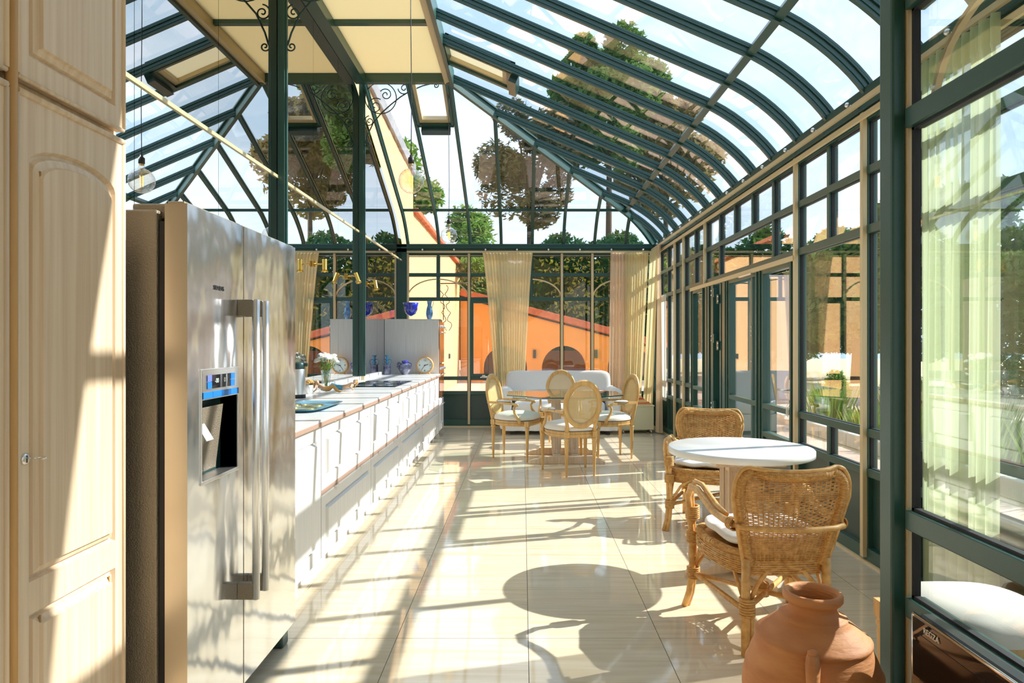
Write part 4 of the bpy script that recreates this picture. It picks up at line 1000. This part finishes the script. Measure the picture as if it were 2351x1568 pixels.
# scroll brackets
def spiral(m, c, r, a0, turns, plane, r0=.006, wd=.006, dirn=1):
    pts = []
    nn = int(26*turns)
    for i in range(nn+1):
        t_ = i/nn; a = a0+dirn*turns*2*pi*t_; rad = r*(1-t_*.86); pts.append(plane(c[0]+rad*cos(a), c[1]+rad*sin(a)))
    m.tube(pts, wd, 6)
def bracket(label, y):
    t = T('scroll_bracket', label, 'bracket', (-1.868, y, ZR), 0, 'wrought iron scroll brackets on the posts')
    pl_ = lambda x, z: (x, 0, z)
    m = MB(); m.tube([pl_(.0,-.74), pl_(.03,-.64), pl_(.10,-.49), pl_(.20,-.375), pl_(.31,-.277), pl_(.42,-.19), pl_(.535,-.12), pl_(.68,-.06), pl_(.84,-.02)], .008, 6); m.build('curved_stay', 'iron', t)
    for c, r, a0, tn, dn in (((.185,-.205),.185,-1.0,.98,0),((.245,-.165),.075,2.6,1.5,-1),((.12,-.30),.10,.9,1.6,1),((.464,-.09),.075,3.2,1.5,1),((.05,-.48),.065,1.6,1.6,1),((.03,-.75),.04,3.1,1.3,1),((.84,-.055),.035,1.6,1.3,-1)):
        m = MB()
        if dn == 0: m.tube([pl_(c[0]+r*cos(a0+2*pi*i/36), c[1]+r*sin(a0+2*pi*i/36)) for i in range(36)], .0065, 6, closed=True)
        else: spiral(m, c, r, a0, tn, pl_, dirn=dn, wd=.0065)
        m.build('scroll', 'iron', t)
bracket('wrought iron scroll bracket on the far wall post under the cream roof panels', 8.06)
bracket('wrought iron scroll bracket on the near wall post, cut by the picture top', 5.40)
# ---- curtains
def curtain(name, label, m_, f0, f1, ztop, zbot, folds, amp, grp=None, nu=160, nv=30, wav=1.0, mid=None):
    """f0(t)->(x,y) top line, f1 bottom line with t 0..1; folds perpendicular"""
    t = T(name, label, 'curtain', (0,0,0), 0, grp); rn = random.Random(hash(label) % 1000 if False else len(label)); ph = [rn.uniform(0, 6) for _ in range(4)]
    a0, a1 = Vector((*f0(0), 0)), Vector((*f0(1), 0)); d = (a1-a0).normalized(); nrm = Vector((-d.y, d.x, 0))
    def f(u, v):
        p = Vector((*f0(u), 0)).lerp(Vector((*f1(u), 0)), (1-v)**wav); am = amp*(1-.55*v)
        off = am*(sin(2*pi*folds*u+ph[0])+.35*sin(2*pi*folds*2.3*u+ph[1]+1.5*(1-v))+.3*sin(2*pi*folds*.37*u+ph[2]))
        q = p+nrm*off; z = zbot+(ztop-zbot)*v
        return (q.x, q.y, z)
    MB().grid(f, nu, nv).build('cloth', m_, t)
    MB().grid(lambda u, v: (Vector(f(u, 1-(.05)*(1-v)))+nrm*-.006)[:], nu, 1).build('heading_tape', m_, t)
    return t
curtain('curtain', 'sheer cream curtain gathered to a narrow foot behind the sofa', 'sheer', lambda t: (-.64+.80*t, 10.84), lambda t: (-.42+.43*t, 10.84), 2.78, .3, 15, .022, wav=.8)
curtain('curtain', 'beige drape hanging at the right end of the back window', 'drape', lambda t: (1.40+.26*t, 10.82), lambda t: (1.36+.27*t, 10.80), 2.78, .03, 5, .03)
curtain('curtain', 'cream sheer curtain between beige drape and room corner', 'sheer', lambda t: (1.62+.38*t, 10.80), lambda t: (1.60+.26*t, 10.76), 2.78, .1, 9, .03)
curtain('curtain', 'cream sheer curtain on the right wall falling behind the low box', 'sheer', lambda t: (2.03, 10.80-.62*t), lambda t: (1.88+.04*t, 10.5-.25*t), 2.78, .1, 9, .03)
curtain('curtain', 'beige drape hanging on the right wall, nearest the glazed door', 'drape', lambda t: (2.05-.03*t, 10.28-.26*t), lambda t: (2.02, 10.24-.28*t), 2.80, .02, 4, .028)
curtain('curtain', 'white sheer curtain glowing in the sun behind the right drape', 'sheer2', lambda t: (2.085, 10.3-.42*t), lambda t: (2.085, 10.3-.42*t), 2.05, .5, 12, .006)
curtain('curtain', 'pale green sheer curtain seen through the glass screen beside the camera', 'gardenlitsheer', lambda t: (2.04, 3.48-.56*t), lambda t: (2.04, 3.46-.52*t), 2.78, .04, 9, .03)
def railing(label, pts_, side):
    t = T('curtain_rail', label, 'curtain rail', (0,0,0)); (a, b) = pts_
    MB().bar(a, b, .022, .03).build('rail_profile', 'beige', t); 
    a2, b2 = Vector(a), Vector(b); d = (b2-a2); L_ = d.length; n_ = int(L_/.503)
    for i in range(n_+1):
        p = a2+d*((i*.503+.25)/L_); 
        if (p-a2).length > L_: break
        q = p+Vector(side)*.07; m = MB(); m.tube([q+Vector((0,0,.012)), p+Vector((0,0,.03))-Vector(side)*.01], .007, 8); m.sph(p+Vector((0,0,.032))-Vector(side)*.012, .016, 10, 8); m.build('bracket', 'satin', t)
railing('beige curtain rail with silver brackets under the back eaves beam', ((-1.85, 10.86, 2.80), (2.05, 10.86, 2.80)), (0,1,0))
railing('upper beige curtain rail with silver brackets along the right eaves', ((2.05, 1.0, 2.815), (2.05, 10.8, 2.815)), (1,0,0))
t = T('curtain_rail', 'lower plain beige curtain rail along the right glazed wall', 'curtain rail'); MB().bar((2.09, 1.0, 2.745), (2.09, 10.8, 2.745), .02, .032).build('rail_profile', 'beige', t)
# ---- sofa
sf = T('sofa', 'pale two seat sofa with loose cover and rolled arms under the back window', 'sofa', (.55, 10.28, 0))
def cushion(m, cx_, cy_, cz_, hx, hy, hz, p=3.2, nu=28, nv=14, sag=0):
    def f(u, v):
        a = 2*pi*u; b = pi*(v-.5); c_, s_ = cos(a), sin(a); e = 2/p; cb, sb = cos(b), sin(b)
        g_ = lambda q, k: (abs(q)**k)*(1 if q >= 0 else -1)
        x = hx*g_(c_, e)*g_(cb, e*.9); y = hy*g_(s_, e)*g_(cb, e*.9); z = hz*g_(sb, e*1.1)
        return (cx_+x, cy_+y, cz_+z-sag*cos(pi*x/hx/2)*cos(pi*y/hy/2)*(1 if z > 0 else 0))
    m.grid(f, nu, nv)
m = MB(); m.box(-.80, .80, -.34, .38, .08, .30); m.build('base_frame', 'sofa', sf, bevel=.03)
m = MB(); m.grid(lambda u, v: (-.84+1.68*u, -.36+.012*sin(u*60), .06+.24*v), 80, 4); m.grid(lambda u, v: (.84, -.36+.7*u, .06+.24*v), 20, 2); m.grid(lambda u, v: (-.84, .34-.7*u, .06+.24*v), 20, 2); m.build('skirt', 'sofa', sf)
for x in (-.34, .34): m = MB(); cushion(m, x, -.02, .38, .335, .34, .10, p=5); m.build('seat_cushion', 'sofa', sf)
for x in (-.37, .37): m = MB(); m.M = Matrix.Translation((x, .27, .68)) @ Matrix.Rotation(-.12, 4, 'X'); cushion(m, 0, 0, 0, .44, .12, .25, p=5, sag=.03); m.build('back_cushion', 'sofa', sf)
m = MB(); m.box(-.80, .80, .28, .42, .1, .82); m.build('back_frame', 'sofa', sf, bevel=.05)
for s_ in (-1, 1):
    m = MB(); m.box(s_*.80-.085, s_*.80+.085, -.34, .40, .08, .56)
    m.M = Matrix.Translation((s_*.81, .03, .57)) @ Matrix.Rotation(pi/2, 4, 'X'); m.lathe([(.001,-.37),(.10,-.36),(.115,-.33),(.115,.33),(.10,.36),(.001,.37)], 20); m.M = None; m.build('arm', 'sofa', sf, bevel=.03)
for x in (-.7, .7):
    for y in (-.28, .32): MB().box(x-.03, x+.03, y-.03, y+.03, 0, .09).build('foot', 'black', sf)
# rolling box with straw mat
rb = T('rolling_box', 'low pale green box on casters beside the sofa and curtain', 'box', (1.70, 10.27, 0))
MB().box(-.25, .25, -.17, .17, .055, .40).build('body', 'boxm', rb, bevel=.004)
MB().box(-.26, .26, -.18, .18, .40, .418).build('lid', 'boxm', rb, bevel=.004)
for x in (-.21, .21):
    for y in (-.13, .13):
        m = MB(); m.M = Matrix.Translation((x+.01, y, .026)) @ Matrix.Rotation(pi/2, 4, 'Y'); m.lathe([(.001,-.011),(.024,-.011),(.026,0),(.024,.011),(.001,.011)], 16); m.M = None; m.tube([(x, y, .03),(x, y, .058)], .012, 8); m.build('caster', 'satin', rb)
st = T('straw_basket', 'flattened conical basket with red and natural stripes on the low box', 'basket', (1.74, 10.25, .42))
pr = [(.20,0),(.185,.02),(.16,.035),(.13,.055),(.10,.075),(.07,.10),(.04,.13),(.012,.16),(.001,.162)]
for i in range(len(pr)-1): MB().lathe([pr[i], pr[i+1]], 28, (0,0,0), 1, .75).build('straw_band', 'strawred' if i%3 == 1 else 'straw', st)
# ---- octagonal glass dining table
dt = T('dining_table', 'octagonal glass top dining table on a limed wood pedestal', 'table', (.48, 7.98, 0))
oc = [(.66*cos(pi/8+i*pi/4)/cos(pi/8), .66*sin(pi/8+i*pi/4)/cos(pi/8)) for i in range(8)]
m = MB(); m.add([(a, b, .748) for a, b in oc]+[(a, b, .76) for a, b in oc], [tuple(range(7,-1,-1)), tuple(range(8,16))]); m.build('glass_top', 'tglass', dt)
m = MB()
m.add([(a*1.0, b*1.0, z) for z in (.748,.76) for a, b in oc], [(i,(i+1)%8,8+(i+1)%8,8+i) for i in range(8)]); m.build('glass_edge', 'tedge', dt)
def fluted(m, x, y, s_, z0, z1):
    m.box(x-s_, x+s_, y-s_, y+s_, z0, z1)
    for k in (-.5, 0, .5):
        for sx, sy in ((0,-1),(0,1),(1,0),(-1,0)):
            cx_, cy_ = x+(k*s_ if sy else sx*s_), y+(k*s_ if sx else sy*s_); m.tube([(cx_, cy_, z0+.05),(cx_, cy_, z1-.05)], s_*.16, 6)
for x in (-.09, .11):
    for y in (-.21, .14): m = MB(); fluted(m, x, y, .042, .09, .70); m.build('pillar', 'pedestal', dt, bevel=.003)
MB().box(-.2, .22, -.3, .24, .70, .745).build('top_frame', 'pedestal', dt, bevel=.006)
for y in (-.38, .26):
    m = MB(); m.prism([(-.42,.0),(-.42,.03),(-.36,.055),(-.30,.06),(-.28,.085),(.30,.085),(.32,.06),(.38,.055),(.44,.03),(.44,.0)], lambda a, b, c: (a, y-.045+c, b), .09); o = m.build('sled_foot', 'pedestal', dt, bevel=.004); fixn(o)
for x in (-.09, .11): MB().box(x-.04, x+.04, -.34, .22, .035, .09).build('cross_beam', 'pedestal', dt, bevel=.004)
# ---- Louis-style dining chairs
def dining_chair():
    t = T('dining_chair', '', 'chair', (0,0,0), 0, 'cane back armchairs with cream seats')
    legp = [(.001,0),(.010,0),(.013,.012),(.010,.03),(.012,.035),(.022,.34),(.024,.345),(.019,.36),(.027,.37),(.027,.385),(.02,.39),(.02,.40)]
    for x, y in ((-.245,.235),(.245,.235)):
        m = MB(); m.lathe(legp, 14, (x, y, 0)); m.box(x-.026, x+.026, y-.026, y+.026, .395, .455); m.build('leg', 'beech', t)
    for s_ in (-1, 1):
        m = MB(); m.M = Matrix.Translation((s_*.15,-.235,0)) @ Matrix.Shear('XY', 4, (s_*0.0, -.0)); m.lathe(legp, 14); m.M = None; m.box(s_*.15-.024, s_*.15+.024, -.26, -.21, .395, .455); m.build('leg', 'beech', t)
    def out(u, sc_=1):   # seat outline, rounded D
        a = 2*pi*u; x = .275*abs(cos(a))**.62*(1 if cos(a) >= 0 else -1); y = .255*abs(sin(a))**.72*(1 if sin(a) >= 0 else -1)
        k = 1-.24*max(0, -y/.255); return (x*k*sc_, y*sc_)
    n = 48; m = MB()
    for z0, z1, s0, s1 in ((.395,.41,.97,1.0),(.41,.425,1.0,1.0),(.425,.44,.985,.985),(.44,.455,1.0,.99)):
        m.add([(*out(i/n, s0), z0) for i in range(n)]+[(*out(i/n, s1), z1) for i in range(n)], [(i,(i+1)%n,n+(i+1)%n,n+i) for i in range(n)])
    m.add([(*out(i/n, .97), .395) for i in range(n)], [tuple(range(n-1,-1,-1))]); m.build('seat_rail', 'beech', t)
    m = MB(); L_ = [(1.0,.455),(1.01,.475),(.98,.50),(.88,.522),(.6,.54),(.3,.547),(.001,.549)]
    vs = [(*out(i/n, s_), z) for s_, z in L_ for i in range(n)]; m.add(vs, [(r*n+i, r*n+(i+1)%n, (r+1)*n+(i+1)%n, (r+1)*n+i) for r in range(len(L_)-1) for i in range(n)], True)
    m.build('seat', 'linen', t)
    m = MB(); m.tube([(*out(i/n, 1.012), .459) for i in range(n)], .0035, 5, closed=True); m.build('nail_trim', 'nail', t)
    LN = lambda z: -.25-.16*(z-.47)   # back lean
    ov_ = lambda a, r: (r*.2*cos(a)*1.0, LN(.735+r*.24*sin(a)), .735+r*.24*sin(a))
    m = MB(); pts = [Vector(ov_(2*pi*i/48, .90)) for i in range(48)]; nb_ = Vector((0,1,.16)).normalized()
    vs = []; 
    for i in range(48):
        a = 2*pi*i/48
        for r, d in ((.80,-.014),(.80,.012),(.85,.018),(.97,.018),(1.02,.010),(1.02,-.012),(.97,-.016)):
            p = Vector(ov_(a, r))+nb_*d; vs.append(p)
    k = 7; m.add(vs, [(i*k+j, i*k+(j+1)%k, ((i+1)%48)*k+(j+1)%k, ((i+1)%48)*k+j) for i in range(48) for j in range(k)], True); o = m.build('back_frame', 'beech', t); fixn(o)
    for s_ in (-1, 1):
        MB().tube([(s_*.15,-.235,.44),(s_*.15,LN(.52)+.0,.52),(s_*.165,LN(.58),.58),(s_*.185,LN(.66),.66)], [.024,.02,.018,.014], 8).build('back_support', 'beech', t)
    m = MB()   # cane
    st_ = .0135
    i = -14
    for i in range(-13, 14):
        x = i*st_; q = 1-(x/(.2*.82))**2
        if q > 0: h = .24*.82*sqrt(q); m.bar((x, LN(.735-h), .735-h), (x, LN(.735+h), .735+h), .0036, .0016, (0,1,0))
    for i in range(-15, 16):
        z = .735+i*st_; q = 1-((z-.735)/(.24*.82))**2
        if q > 0: h = .2*.82*sqrt(q); m.bar((-h, LN(z)+.001, z), (h, LN(z)+.001, z), .0016, .0036, (0,0,1))
    for i in range(-26, 27):
        for s_ in (-1, 1):
            pts = []
            for q in range(-40, 41):
                x = q*.005; z = .735+s_*x+i*st_*1.0
                if (x/(.2*.82))**2+((z-.735)/(.24*.82))**2 < 1: pts.append((x, z))
            if len(pts) > 1: a, b = pts[0], pts[-1]; m.bar((a[0], LN(a[1])-.001, a[1]), (b[0], LN(b[1])-.001, b[1]), .0014, .0022, (0,0,1))
    m.build('cane_back', 'cane', t, kind='stuff')
    for s_ in (-1, 1):
        m = MB(); m.sweep([(s_*.195,LN(.67),.67),(s_*.225,-.16,.672),(s_*.25,-.02,.668),(s_*.262,.07,.664),(s_*.262,.115,.652)], (1,0,0), .028, .026); m.sph((s_*.262,.118,.638), .019, 10, 8)
        m.tube([(s_*.262,.10,.64),(s_*.262,.075,.60),(s_*.262,.085,.55),(s_*.268,.13,.49),(s_*.268,.16,.43)], [.015,.014,.016,.018,.021], 8); m.build('armrest', 'beech', t)
        m = MB(); m.M = Matrix.Translation((s_*.243,-.055,.676)); cushion(m, 0, 0, 0, .022, .085, .018, p=2.6, nu=16, nv=8); m.build('arm_pad', 'linen', t)
        m = MB(); m.tube([(s_*.243+.024*cos(a), -.055+.088*sin(a), .671) for a in [2*pi*i/20 for i in range(20)]], .003, 5, closed=True); m.build('nail_trim', 'nail', t)
    return t
dc = dining_chair()
spots = [(.515, 7.09, radians(17), 'cane back armchair in front of the glass table, seen from behind'),
         (-.07, 8.02, radians(-113), 'cane back armchair at the left end of the glass table'),
         (1.0, 7.985, radians(108), 'cane back armchair at the right end of the glass table, by the box'),
         (.50, 8.98, radians(176), 'cane back armchair on the far side of the glass table, before the sofa'),
         ]
for i, (x, y, a, lb_) in enumerate(spots):
    o = dc if i == 0 else cptree(dc); o.location = (x, y, 0); o.rotation_euler = (0,0,a); o['label'] = lb_
so_ = T('footstool', 'upholstered cream stool on carved legs, half hidden behind the near green post', 'stool', (1.46, 2.20, 0)); so_.scale = (.8, .8, 1)
for ch in dc.children:
    if ch.name.split('.')[0] in ('leg', 'seat_rail', 'seat'):
        c = ch.copy(); COL.objects.link(c); c.parent = so_
for x, y in ((-.27,-.22),(.27,-.22)): pass
# ---- round table
rt = T('round_table', 'small round white topped table on a limed wood pedestal', 'table', (1.285, 4.02, 0))
MB().lathe([(.001,.698),(.405,.698),(.415,.703),(.415,.735),(.41,.74),(.001,.74)], 72).build('tabletop', 'tabletop', rt, bevel=0)
for x, y in ((-.055,-.055),(.055,-.055),(.055,.055),(-.055,.055)):
    m = MB(); fluted(m, x, y, .038, .09, .66); m.build('pillar', 'pedestal', rt, bevel=.003)
MB().box(-.2, .2, -.2, .2, .655, .70).build('top_frame', 'pedestal', rt, bevel=.005)
for k in range(4):
    a = k*pi/2+.35; m = MB(); m.M = Matrix.Rotation(a, 4, 'Z'); m.prism([(0,.02),(0,.10),(.12,.095),(.24,.06),(.34,.055),(.36,.03),(.36,.0),(.26,.0),(.24,.02)], lambda u, v, c: (u, -.035+c, v), .07); o = m.build('foot_arm', 'pedestal', rt, bevel=.003); fixn(o)
# ---- wicker armchairs
def wicker():
    t = T('wicker_armchair', '', 'chair', (0,0,0), 0, 'rattan armchairs at the round table')
    for s_ in (-1, 1):
        m = MB(); m.tube([(s_*.185,-.27,0),(s_*.182,-.262,.2),(s_*.178,-.258,.42)], [.019,.02,.02], 10); m.tube([(s_*.185-s_*.028,-.262,0),(s_*.165-s_*.014,-.255,.22)], .011, 8); m.build('leg', 'rattan', t)
        m = MB(); m.tube([(s_*.285,.30,0),(s_*.268,.275,.08),(s_*.258,.255,.2),(s_*.262,.25,.38),(s_*.275,.245,.50),(s_*.285,.235,.58),(s_*.285,.19,.635),(s_*.275,.12,.64),(s_*.262,.04,.605),(s_*.255,-.06,.575),(s_*.25,-.18,.572),(s_*.238,-.27,.572)], .0165, 10)
        m.tube([(s_*.265,.31,0),(s_*.248,.285,.08),(s_*.238,.268,.2),(s_*.245,.262,.38),(s_*.255,.26,.50),(s_*.262,.25,.60),(s_*.26,.20,.662),(s_*.25,.12,.662),(s_*.24,.04,.628),(s_*.236,-.06,.60),(s_*.23,-.16,.585)], .0125, 8); m.build('leg', 'rattan', t, label='front leg that bends over into the armrest')
        for (p, q, r_) in (((s_*.25,.262,.155),(s_*.25,.262,.215),.030), ((s_*.255,.258,.46),(s_*.258,.255,.53),.032),((s_*.252,.258,.34),(s_*.252,.258,.40),.032),((s_*.175,-.262,.17),(s_*.175,-.262,.25),.030),((s_*.242,-.24,.572),(s_*.236,-.28,.572),.026)):
            p, q = Vector(p), Vector(q); m = MB(); kk = 7
            for i in range(kk):
                c = p.lerp(q, (i+.5)/kk); dd = (q-p).normalized(); u = dd.orthogonal().normalized(); v = dd.cross(u)
                m.tube([c+u*cos(a)*r_+v*sin(a)*r_ for a in [2*pi*j/14 for j in range(14)]], (q-p).length/kk*.55, 6, closed=True)
            m.build('cane_binding', 'wrap', t)
        for pts, r_ in (([(s_*.245,.26,.22),(s_*.235,.20,.32),(s_*.225,.12,.37)], .009), ([(s_*.245,.26,.20),(s_*.17,.262,.32),(s_*.10,.262,.365)], .009),
                        ([(s_*.178,-.26,.2),(s_*.19,-.15,.33),(s_*.205,-.06,.375)], .009), ([(s_*.172,-.258,.2),(s_*.13,-.255,.30),(s_*.08,-.25,.36),(0,-.25,.385)], .011)):
            MB().tube(pts, r_, 8).build('curved_brace', 'rattan', t)
        MB().tube([(s_*.25,.26,.185),(s_*.178,-.26,.19)], .0125, 8).build('stretcher', 'rattan', t)
    MB().tube([(-.25,.26,.18),(.178,-.26,.2)], .0125, 8).build('stretcher', 'rattan', t); MB().tube([(.25,.26,.18),(-.178,-.26,.2)], .0125, 8).build('stretcher', 'rattan', t)
    MB().tube([(0,.0,.16),(0,.0,.22)], .032, 10).build('cane_binding', 'wrap', t)
    # hoop behind the back
    pts = [(-.238,-.26,.572),(-.225,-.315,.572),(-.17,-.352,.572),(-.06,-.37,.57),(.06,-.37,.57),(.17,-.352,.572),(.225,-.315,.572),(.238,-.26,.572)]
    MB().tube(pts, .012, 10).build('back_hoop', 'rattan', t)
    # back shell
    HW = lambda v: .158+.072*min(1, max(0, v)/.75)**.9
    ZB, ZT_ = .39, .80
    def lean(z): return -.245-.19*(z-.39)
    def shell(u, z):   # u -1..1
        v = (z-ZB)/(ZT_-ZB); hw = HW(v); return Vector((u*hw, lean(z)-.045*(1-u*u)*min(1, v*1.5+.2), z))
    def topz_(u): return ZT_-.035*max(0, (abs(u)-.45)/.55)**2*1.6-.008*cos(pi*u)*1
    fr_ = []
    for i in range(14): z = ZB+(.72-ZB)*i/14; fr_.append(shell(-1, z))
    for a in [i*pi/2/8 for i in range(9)]: p = shell(-1, .735); fr_.append(Vector((-.228+.065*(1-cos(a)), p.y-.01*sin(a), .735+.07*sin(a))))
    for i in range(1, 8): x = -.163+.326*i/8; fr_.append(Vector((x, lean(.80)-.045*(1-(x/.23)**2), .805-.012*sin(pi*i/8))))
    fr_ += [Vector((-p.x, p.y, p.z)) for p in reversed(fr_[:23])]
    m = MB(); m.tube(fr_, .022, 10, flat=1); 
    dense = []
    for a, b in zip(fr_, fr_[1:]):
        kk = max(1, int((b-a).length/.0052))
        for i in range(kk): dense.append((a.lerp(b, i/kk), (b-a).normalized()))
    for c, dd in dense:
        u = dd.orthogonal().normalized(); v = dd.cross(u); m.tube([c+u*cos(x)*.0215+v*sin(x)*.0215 for x in [2*pi*j/8 for j in range(8)]], .0028, 4, closed=True)
    m.build('wrapped_back_rim', 'wrap', t, kind='stuff')
    m = MB(); m.tube([p+Vector(((.024 if p.x > 0 else -.024)*min(1, abs(p.x)/.16), -.004, .022 if p.z > .79 else .022*max(0, (p.z-.735)/.07))) for p in fr_], .010, 8); m.build('outer_rim', 'rattan', t)
    m = MB(); ns = 19
    for i in range(ns):
        u = -0.88+1.76*i/(ns-1); zt = .80-.05*max(0, (abs(u)-.6)/.4)**2; m.tube([shell(u, ZB-.01+(zt-ZB)*j/8) for j in range(9)], .0030, 5)
    rows = 50
    for r in range(rows):
        z = ZB+(.79-ZB)*r/(rows-1); tight = r < 17 or 36 < r < 41
        for par in ((0, 1) if tight else (r % 2,)):
            pts = []
            for j in range(2*(ns-1)+1):
                u = -.95+1.9*j/(2*(ns-1)); ph_ = 1 if (j//2+par) % 2 else -1; q = shell(u, z); q.y += .0042*(sin(pi*j/2+pi/2+par*pi)); pts.append(q)
            m.tube(pts, .0030, 4, caps=False)
    m.build('woven_back', 'weave', t, kind='stuff')
    # seat: woven apron and rolled front
    n = 72
    def so_(u, k=1):
        a = 2*pi*u; x = .262*abs(cos(a))**.45*(1 if cos(a) >= 0 else -1); y = .255*abs(sin(a))**.5*(1 if sin(a) >= 0 else -1)
        return Vector((x*(1-.18*max(0, -y/.255))*k, y*k+.005, 0))
    m = MB()
    for r in range(9):
        z = .345+.0095*r; k = 1+.035*sin(pi*(r+.5)/9)
        m.tube([so_(i/n, k+.008*(1 if (i+r) % 2 else -1))+Vector((0,0,z)) for i in range(n)], .0046, 4, closed=True)
    for i in range(0, n, 2): m.tube([so_(i/n, 1.0)+Vector((0,0,.34)), so_(i/n, 1.035)+Vector((0,0,.385)), so_(i/n, 1.0)+Vector((0,0,.43))], .0034, 4)
    m.build('woven_apron', 'weave', t, kind='stuff')
    m = MB(); m.tube([so_(i/n, .985)+Vector((0,0,.428)) for i in range(n)], .017, 8, closed=True)
    for i in range(220):
        c = so_(i/220, .985)+Vector((0,0,.428)); dd = (so_((i+1)/220, .985)-so_(i/220, .985)).normalized(); v = Vector((0,0,1)); u = dd.cross(v)
        m.tube([c+u*cos(x)*.0172+v*sin(x)*.0172 for x in [2*pi*j/8 for j in range(8)]], .0031, 4, closed=True)
    m.build('wrapped_seat_rim', 'wrap', t, kind='stuff')
    m = MB(); m.add([so_(i/n, .97)+Vector((0,0,.425)) for i in range(n)]+[so_(i/n, .97)+Vector((0,0,.415)) for i in range(n)], [tuple(range(n)), tuple(range(2*n-1, n-1, -1))]); m.build('seat_deck', 'weave', t)
    return t
def pad(label):
    t = T('seat_pad', label, 'cushion', (0,0,0), 0, 'white seat pads on the rattan chairs')
    def f(u, v):
        a = 2*pi*u; b = pi*(v-.5); g_ = lambda q, k: (abs(q)**k)*(1 if q >= 0 else -1)
        x = .235*g_(cos(a), .45)*g_(cos(b), .5); y = .235*g_(sin(a), .45)*g_(cos(b), .5); z = .032*g_(sin(b), .8)
        d = 0
        for bx_, by_ in ((0,0),(-.1,.1),(.1,.1),(-.1,-.1),(.1,-.1)): d += .016*math.exp(-((x-bx_)**2+(y-by_)**2)/.0012)
        z += .006*sin(x*31+2)*cos(y*27)-(d if z > 0 else 0)
        return (x*(1-.12*max(0, -y/.235)), y, z)
    MB().grid(f, 64, 30).build('cover', 'cotton', t)
    m = MB()
    for bx_, by_ in ((0,0),(-.1,.1),(.1,.1),(-.1,-.1),(.1,-.1)): m.sph((bx_, by_, .018), .008, 8, 5, (1,1,.5))
    m.build('tufting_buttons', 'cotton', t); return t
w1 = wicker(); p1 = pad('white tufted seat pad on the near rattan chair')
for (x, y, a, lw, lp), w_, p_ in zip([(1.135, 3.22, radians(3), 'rattan armchair in front of the round table, seen from behind', 'white tufted seat pad on the near rattan chair'),
                                   (1.385, 5.10, radians(162), 'rattan armchair behind the round table, facing the camera', 'white tufted seat pad on the far rattan chair')], (w1, None), (p1, None)):
    w_ = w_ or cptree(w1); p_ = p_ or cptree(p1)
    w_.location = (x, y, 0); w_.rotation_euler = (0,0,a); w_['label'] = lw
    p_.location = (x, y, .475); p_.rotation_euler = (0,0,a); p_['label'] = lp
# ---- amphora
am = T('terracotta_jar', 'large terracotta storage jar with flared rim in the right foreground', 'jar', (.862, 2.02, 0))
m = MB(); m.lathe([(.001,.0),(.09,.0),(.10,.01),(.135,.08),(.175,.18),(.196,.27),(.201,.33),(.198,.365),(.190,.395),(.192,.40),(.186,.408),(.175,.44),(.160,.472),(.157,.478),(.162,.484),(.162,.491),(.152,.497),(.140,.508),(.115,.528),(.096,.540),(.096,.549),(.086,.553),(.072,.561),(.067,.575),(.068,.587),(.079,.593),(.084,.600),(.084,.613),(.080,.620),(.073,.621),(.067,.614),(.062,.60),(.058,.575),(.06,.55),(.10,.50),(.15,.42),(.15,.2),(.001,.1)], 72); m.build('body', 'terracotta', am)
for a in (-pi/2-.40, pi/2-.40):
    d = Vector((cos(a), sin(a), 0)); m = MB()
    m.tube([d*.145+Vector((0,0,.492)), d*.168+Vector((0,0,.492)), d*.186+Vector((0,0,.48)), d*.202+Vector((0,0,.45)), d*.214+Vector((0,0,.40)), d*.212+Vector((0,0,.35)), d*.196+Vector((0,0,.31))], [.014,.018,.020,.018,.017,.017,.019], 12)
    m.sph(d*.168+Vector((0,0,.505)), .015, 10, 8, (1,1,.7)); m.build('handle', 'terracotta', am)
# ---- television
tv = T('television', 'black flat television with glossy bezel in the lower right corner', 'television', (1.105, 1.91, 0), 0)
MB().box(-.0, .05, -.92, 0, .05, .60).build('housing', 'black', tv, bevel=.012)
MB().box(-.012, .0, -.92, 0, .05, .60).build('bezel', 'blackgloss', tv, bevel=.006)
MB().box(-.0135, -.011, -.885, -.04, .09, .555).build('screen', mat('dark_screen', (.02,.012,.01), .12, spec=.5), tv)
m = MB(); m.tube([(-.008, -.915, .599), (-.008, -.005, .599)], .006, 8); m.tube([(-.008, -.002, .06), (-.008, -.002, .597)], .005, 8); m.build('silver_trim', 'chrome', tv)
text('REGZA', .022, 'white', tv, (-.0145, -.095, .575), (pi/2, 0, -pi/2))
MB().box(-.1, .04, -.6, -.3, 0, .012).build('stand_plate', 'black', tv, bevel=.004); MB().box(.0, .03, -.5, -.4, .01, .06).build('stand_neck', 'black', tv)
